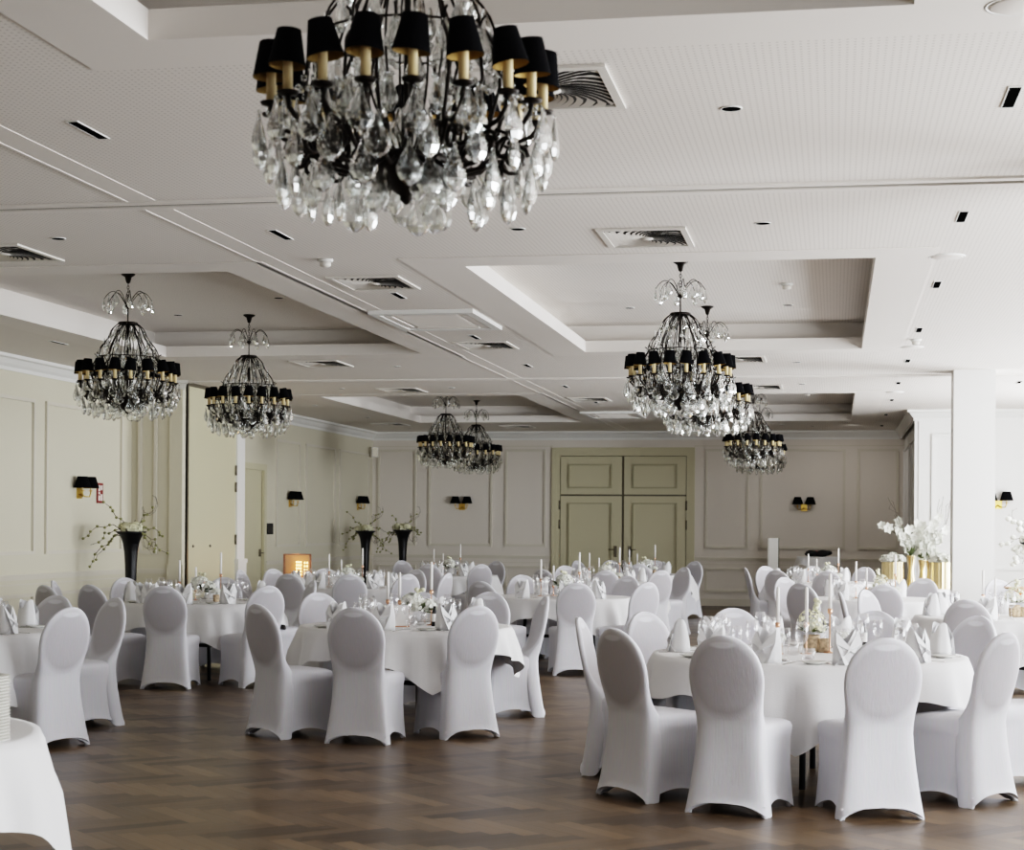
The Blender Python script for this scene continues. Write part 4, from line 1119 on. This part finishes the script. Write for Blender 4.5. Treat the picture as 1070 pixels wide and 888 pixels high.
for i, (px, Y, h, lab) in enumerate(((952,23.3,.42,'slim waisted gold vase with tall white orchid stems, left of three'),(964,23.6,.36,'slim gold vase with tall white orchid stems, middle of three'),(972,23.2,.36,'slim gold vase with tall white orchid stems, right of three'))):
    t = thing('slim_gold_vase', lab, 'vase', (slope(px)*Y, Y, TZ)); rnd = random.Random(50+i)
    MB().lathe([(.062,0),(.060,.02),(.040,h*.45),(.036,h*.6),(.055,h*.97),(.058,h),(.050,h),(.03,h*.6),(.002,h*.5)], 20).build('vase_body', M['gold'], t)
    for k in range(4):
        a = [2.9,1.9,.6,0.1][k]+rnd.uniform(-.3,.3) + (0 if i < 2 else -.3); L = rnd.uniform(.42,.72); m = MB(); p = [(0,0,h-.05)]; n = 8
        lean = (.75 if i == 0 else .34)*rnd.uniform(.5,1.2)
        for q in range(1, n+1): s = q/n; p.append((L*lean*s*s*cos(a), L*lean*s*s*sin(a)*.6, h-.05+L*s*(1-.15*s)))
        m.tube(p, .004, 5); b = m.build('stem', M['leaf'], t)
        for q in range(2, n+1):
            m = MB(); x, y, z = p[q]; orchid(m, (x+rnd.uniform(-.06,.06), y-.03, z+rnd.uniform(-.02,.03)), (rnd.uniform(-.9,.9), -1, rnd.uniform(-.2,.6)), rnd.uniform(.058,.082)); m.build('blossom', M['petal'], b)
    m = MB()
    for k in range(8): a = rnd.uniform(0, 6.28); leafm(m, (0,0,h-.03), (cos(a), sin(a), 1.2), .2, .025)
    m.build('leaves', M['leaf'], t)
    for k in range(3):
        m = MB(); a = rnd.uniform(-.6,.6) if i else PI+rnd.uniform(-.6,.6); p = [(q/9*.28*cos(a)+.02*sin(q*1.3), q/9*.2*sin(a), h+q/9*rnd.uniform(.6,.85)) for q in range(10)]
        p = sorted(p, key=lambda v: v[2]); m.tube(p, .0025, 4); m.build('twig', M['twig'], t)

# small oak tray on stand at the right edge
t = thing('bread_basket', 'light wooden tray basket with a wire handle at the right edge', 'basket', (slope(1066)*19.0, 19.0, .75))
m = MB(); m.lathe([(.10,.10),(.17,.16),(.165,.16),(.10,.11),(.002,.11)], 20); m.build('bowl', M['peach'], t)
m = MB(); m.tube([(-.16,0,.16),(-.08,0,.22),(.05,0,.25),(.15,0,.17)], .004, 5); m.build('handle', M['hinge'], t)
m = MB(); m.lathe([(.05,0),(.05,.006),(.012,.02),(.012,.08),(.05,.10)], 14); m.build('foot', M['orange'], t)

# glowing lantern on small table near the left wall
make_table(.40, slope(311)*24.6, 24.6, .2, 'small side table near the left wall', 61, .48)
t = thing('candle_lantern', 'amber glass lantern glowing with warm lights near the left wall', 'lantern', (slope(311)*24.6, 24.6, .75), .25)
m = MB()
for x in (-.19,.19):
    for y in (-.12,.12): m.box(x-.008,x+.008,y-.008,y+.008,0,.34)
for z in (0,.33):
    m.box(-.19,.19,-.128,-.112,z,z+.012); m.box(-.19,.19,.112,.128,z,z+.012); m.box(-.198,-.182,-.12,.12,z,z+.012); m.box(.182,.198,-.12,.12,z,z+.012)
m.build('frame', M['copper'], t)
MB().box(-.18,.18,.100,.106,.012,.33).build('amber_pane', M['amber'], t)
m = MB()
for gx in range(3):
    for gz in range(5): m.box(-.02+gx*.03,-.002+gx*.03,-.01,.01,.03+gz*.045,.055+gz*.045)
for gx in range(2):
    for gz in range(4): m.box(.10+gx*.035,.115+gx*.035,-.01,.01,.05+gz*.05,.075+gz*.05)
m.build('light_grid', M['flame'], t)
l = bpy.data.lights.new('lantern_glow', 'POINT'); l.energy = 1.2; l.color = (1,.6,.3); l.shadow_soft_size = .05
o = bpy.data.objects.new('lantern_glow', l); COL.objects.link(o); o.location = (slope(311)*24.6, 24.5, 1.15)

# white floor display and small high table at the back wall
t = thing('display_stele', 'slim white upright display panel standing before the back wall', 'display stand', (slope(808)*33.4, 33.4, 0), .75)
MB().box(-.11,.11,-.02,.02,.72,1.33).build('panel', M['stele'], t); MB().box(-.105,.105,-.018,.018,.55,.71).build('lower_panel', M['white'], t)
MB().box(-.10,.10,-.015,.015,.03,.56).build('post', M['white'], t); MB().box(-.18,.18,-.14,.14,0,.03).build('foot_plate', M['grille'], t); MB().box(.11,.13,-.02,.03,.72,1.33).build('side_edge', M['hinge'], t)
tx = slope(855)*31.5
t = thing('high_table', 'small high round table against the back wall at right', 'table', (tx, 31.5, 0))
MB().lathe([(.36,.985),(.37,.99),(.37,1.01),(.36,1.015)], 24).build('tabletop', M['undertable'], t); MB().lathe([(.25,0),(.25,.01),(.03,.03),(.03,.985)], 16).build('pedestal', M['undertable'], t)
m = MB(); n = 64; R = [[(.37*q*cos(2*PI*j/n), .37*q*sin(2*PI*j/n), 1.018) for j in range(n)] for q in (.02,.6,1)]
for i in range(1, 7):
    s = i/6; row = []
    for j in range(n):
        a = 2*PI*j/n+.78; c = 1/max(abs(cos(a)), abs(sin(a))); d = (.52*c-.37+.01*sin(9*a))*s; row.append(((.375+.25*d+.02*sin(7*a)*s)*cos(a-.78), (.375+.25*d+.02*sin(7*a)*s)*sin(a-.78), 1.018-d*.95))
    R.append(row)
m.rings(R, True, True, False); tag(m.build('tablecloth', M['linen'], None, (tx,31.5,0)), 'white cloth on the small high table at the back wall', 'tablecloth')
t = thing('folded_jacket', 'black and dark red garments heaped on the small high back table', 'clothing', (tx, 31.45, 1.02))
m = MB(); rnd = random.Random(3)
for k in range(9): m.blob((rnd.uniform(-.24,.24), rnd.uniform(-.08,.08), .04+rnd.uniform(0,.05)*(1-abs(k-4)/5)), rnd.uniform(.08,.13), .09, .045, 10, 6)
m.build('dark_cloth', M['black'], t)
m = MB(); m.blob((-.05,-.09,.08), .06,.03,.03, 8, 5); m.build('red_lining', M['redsign'], t)
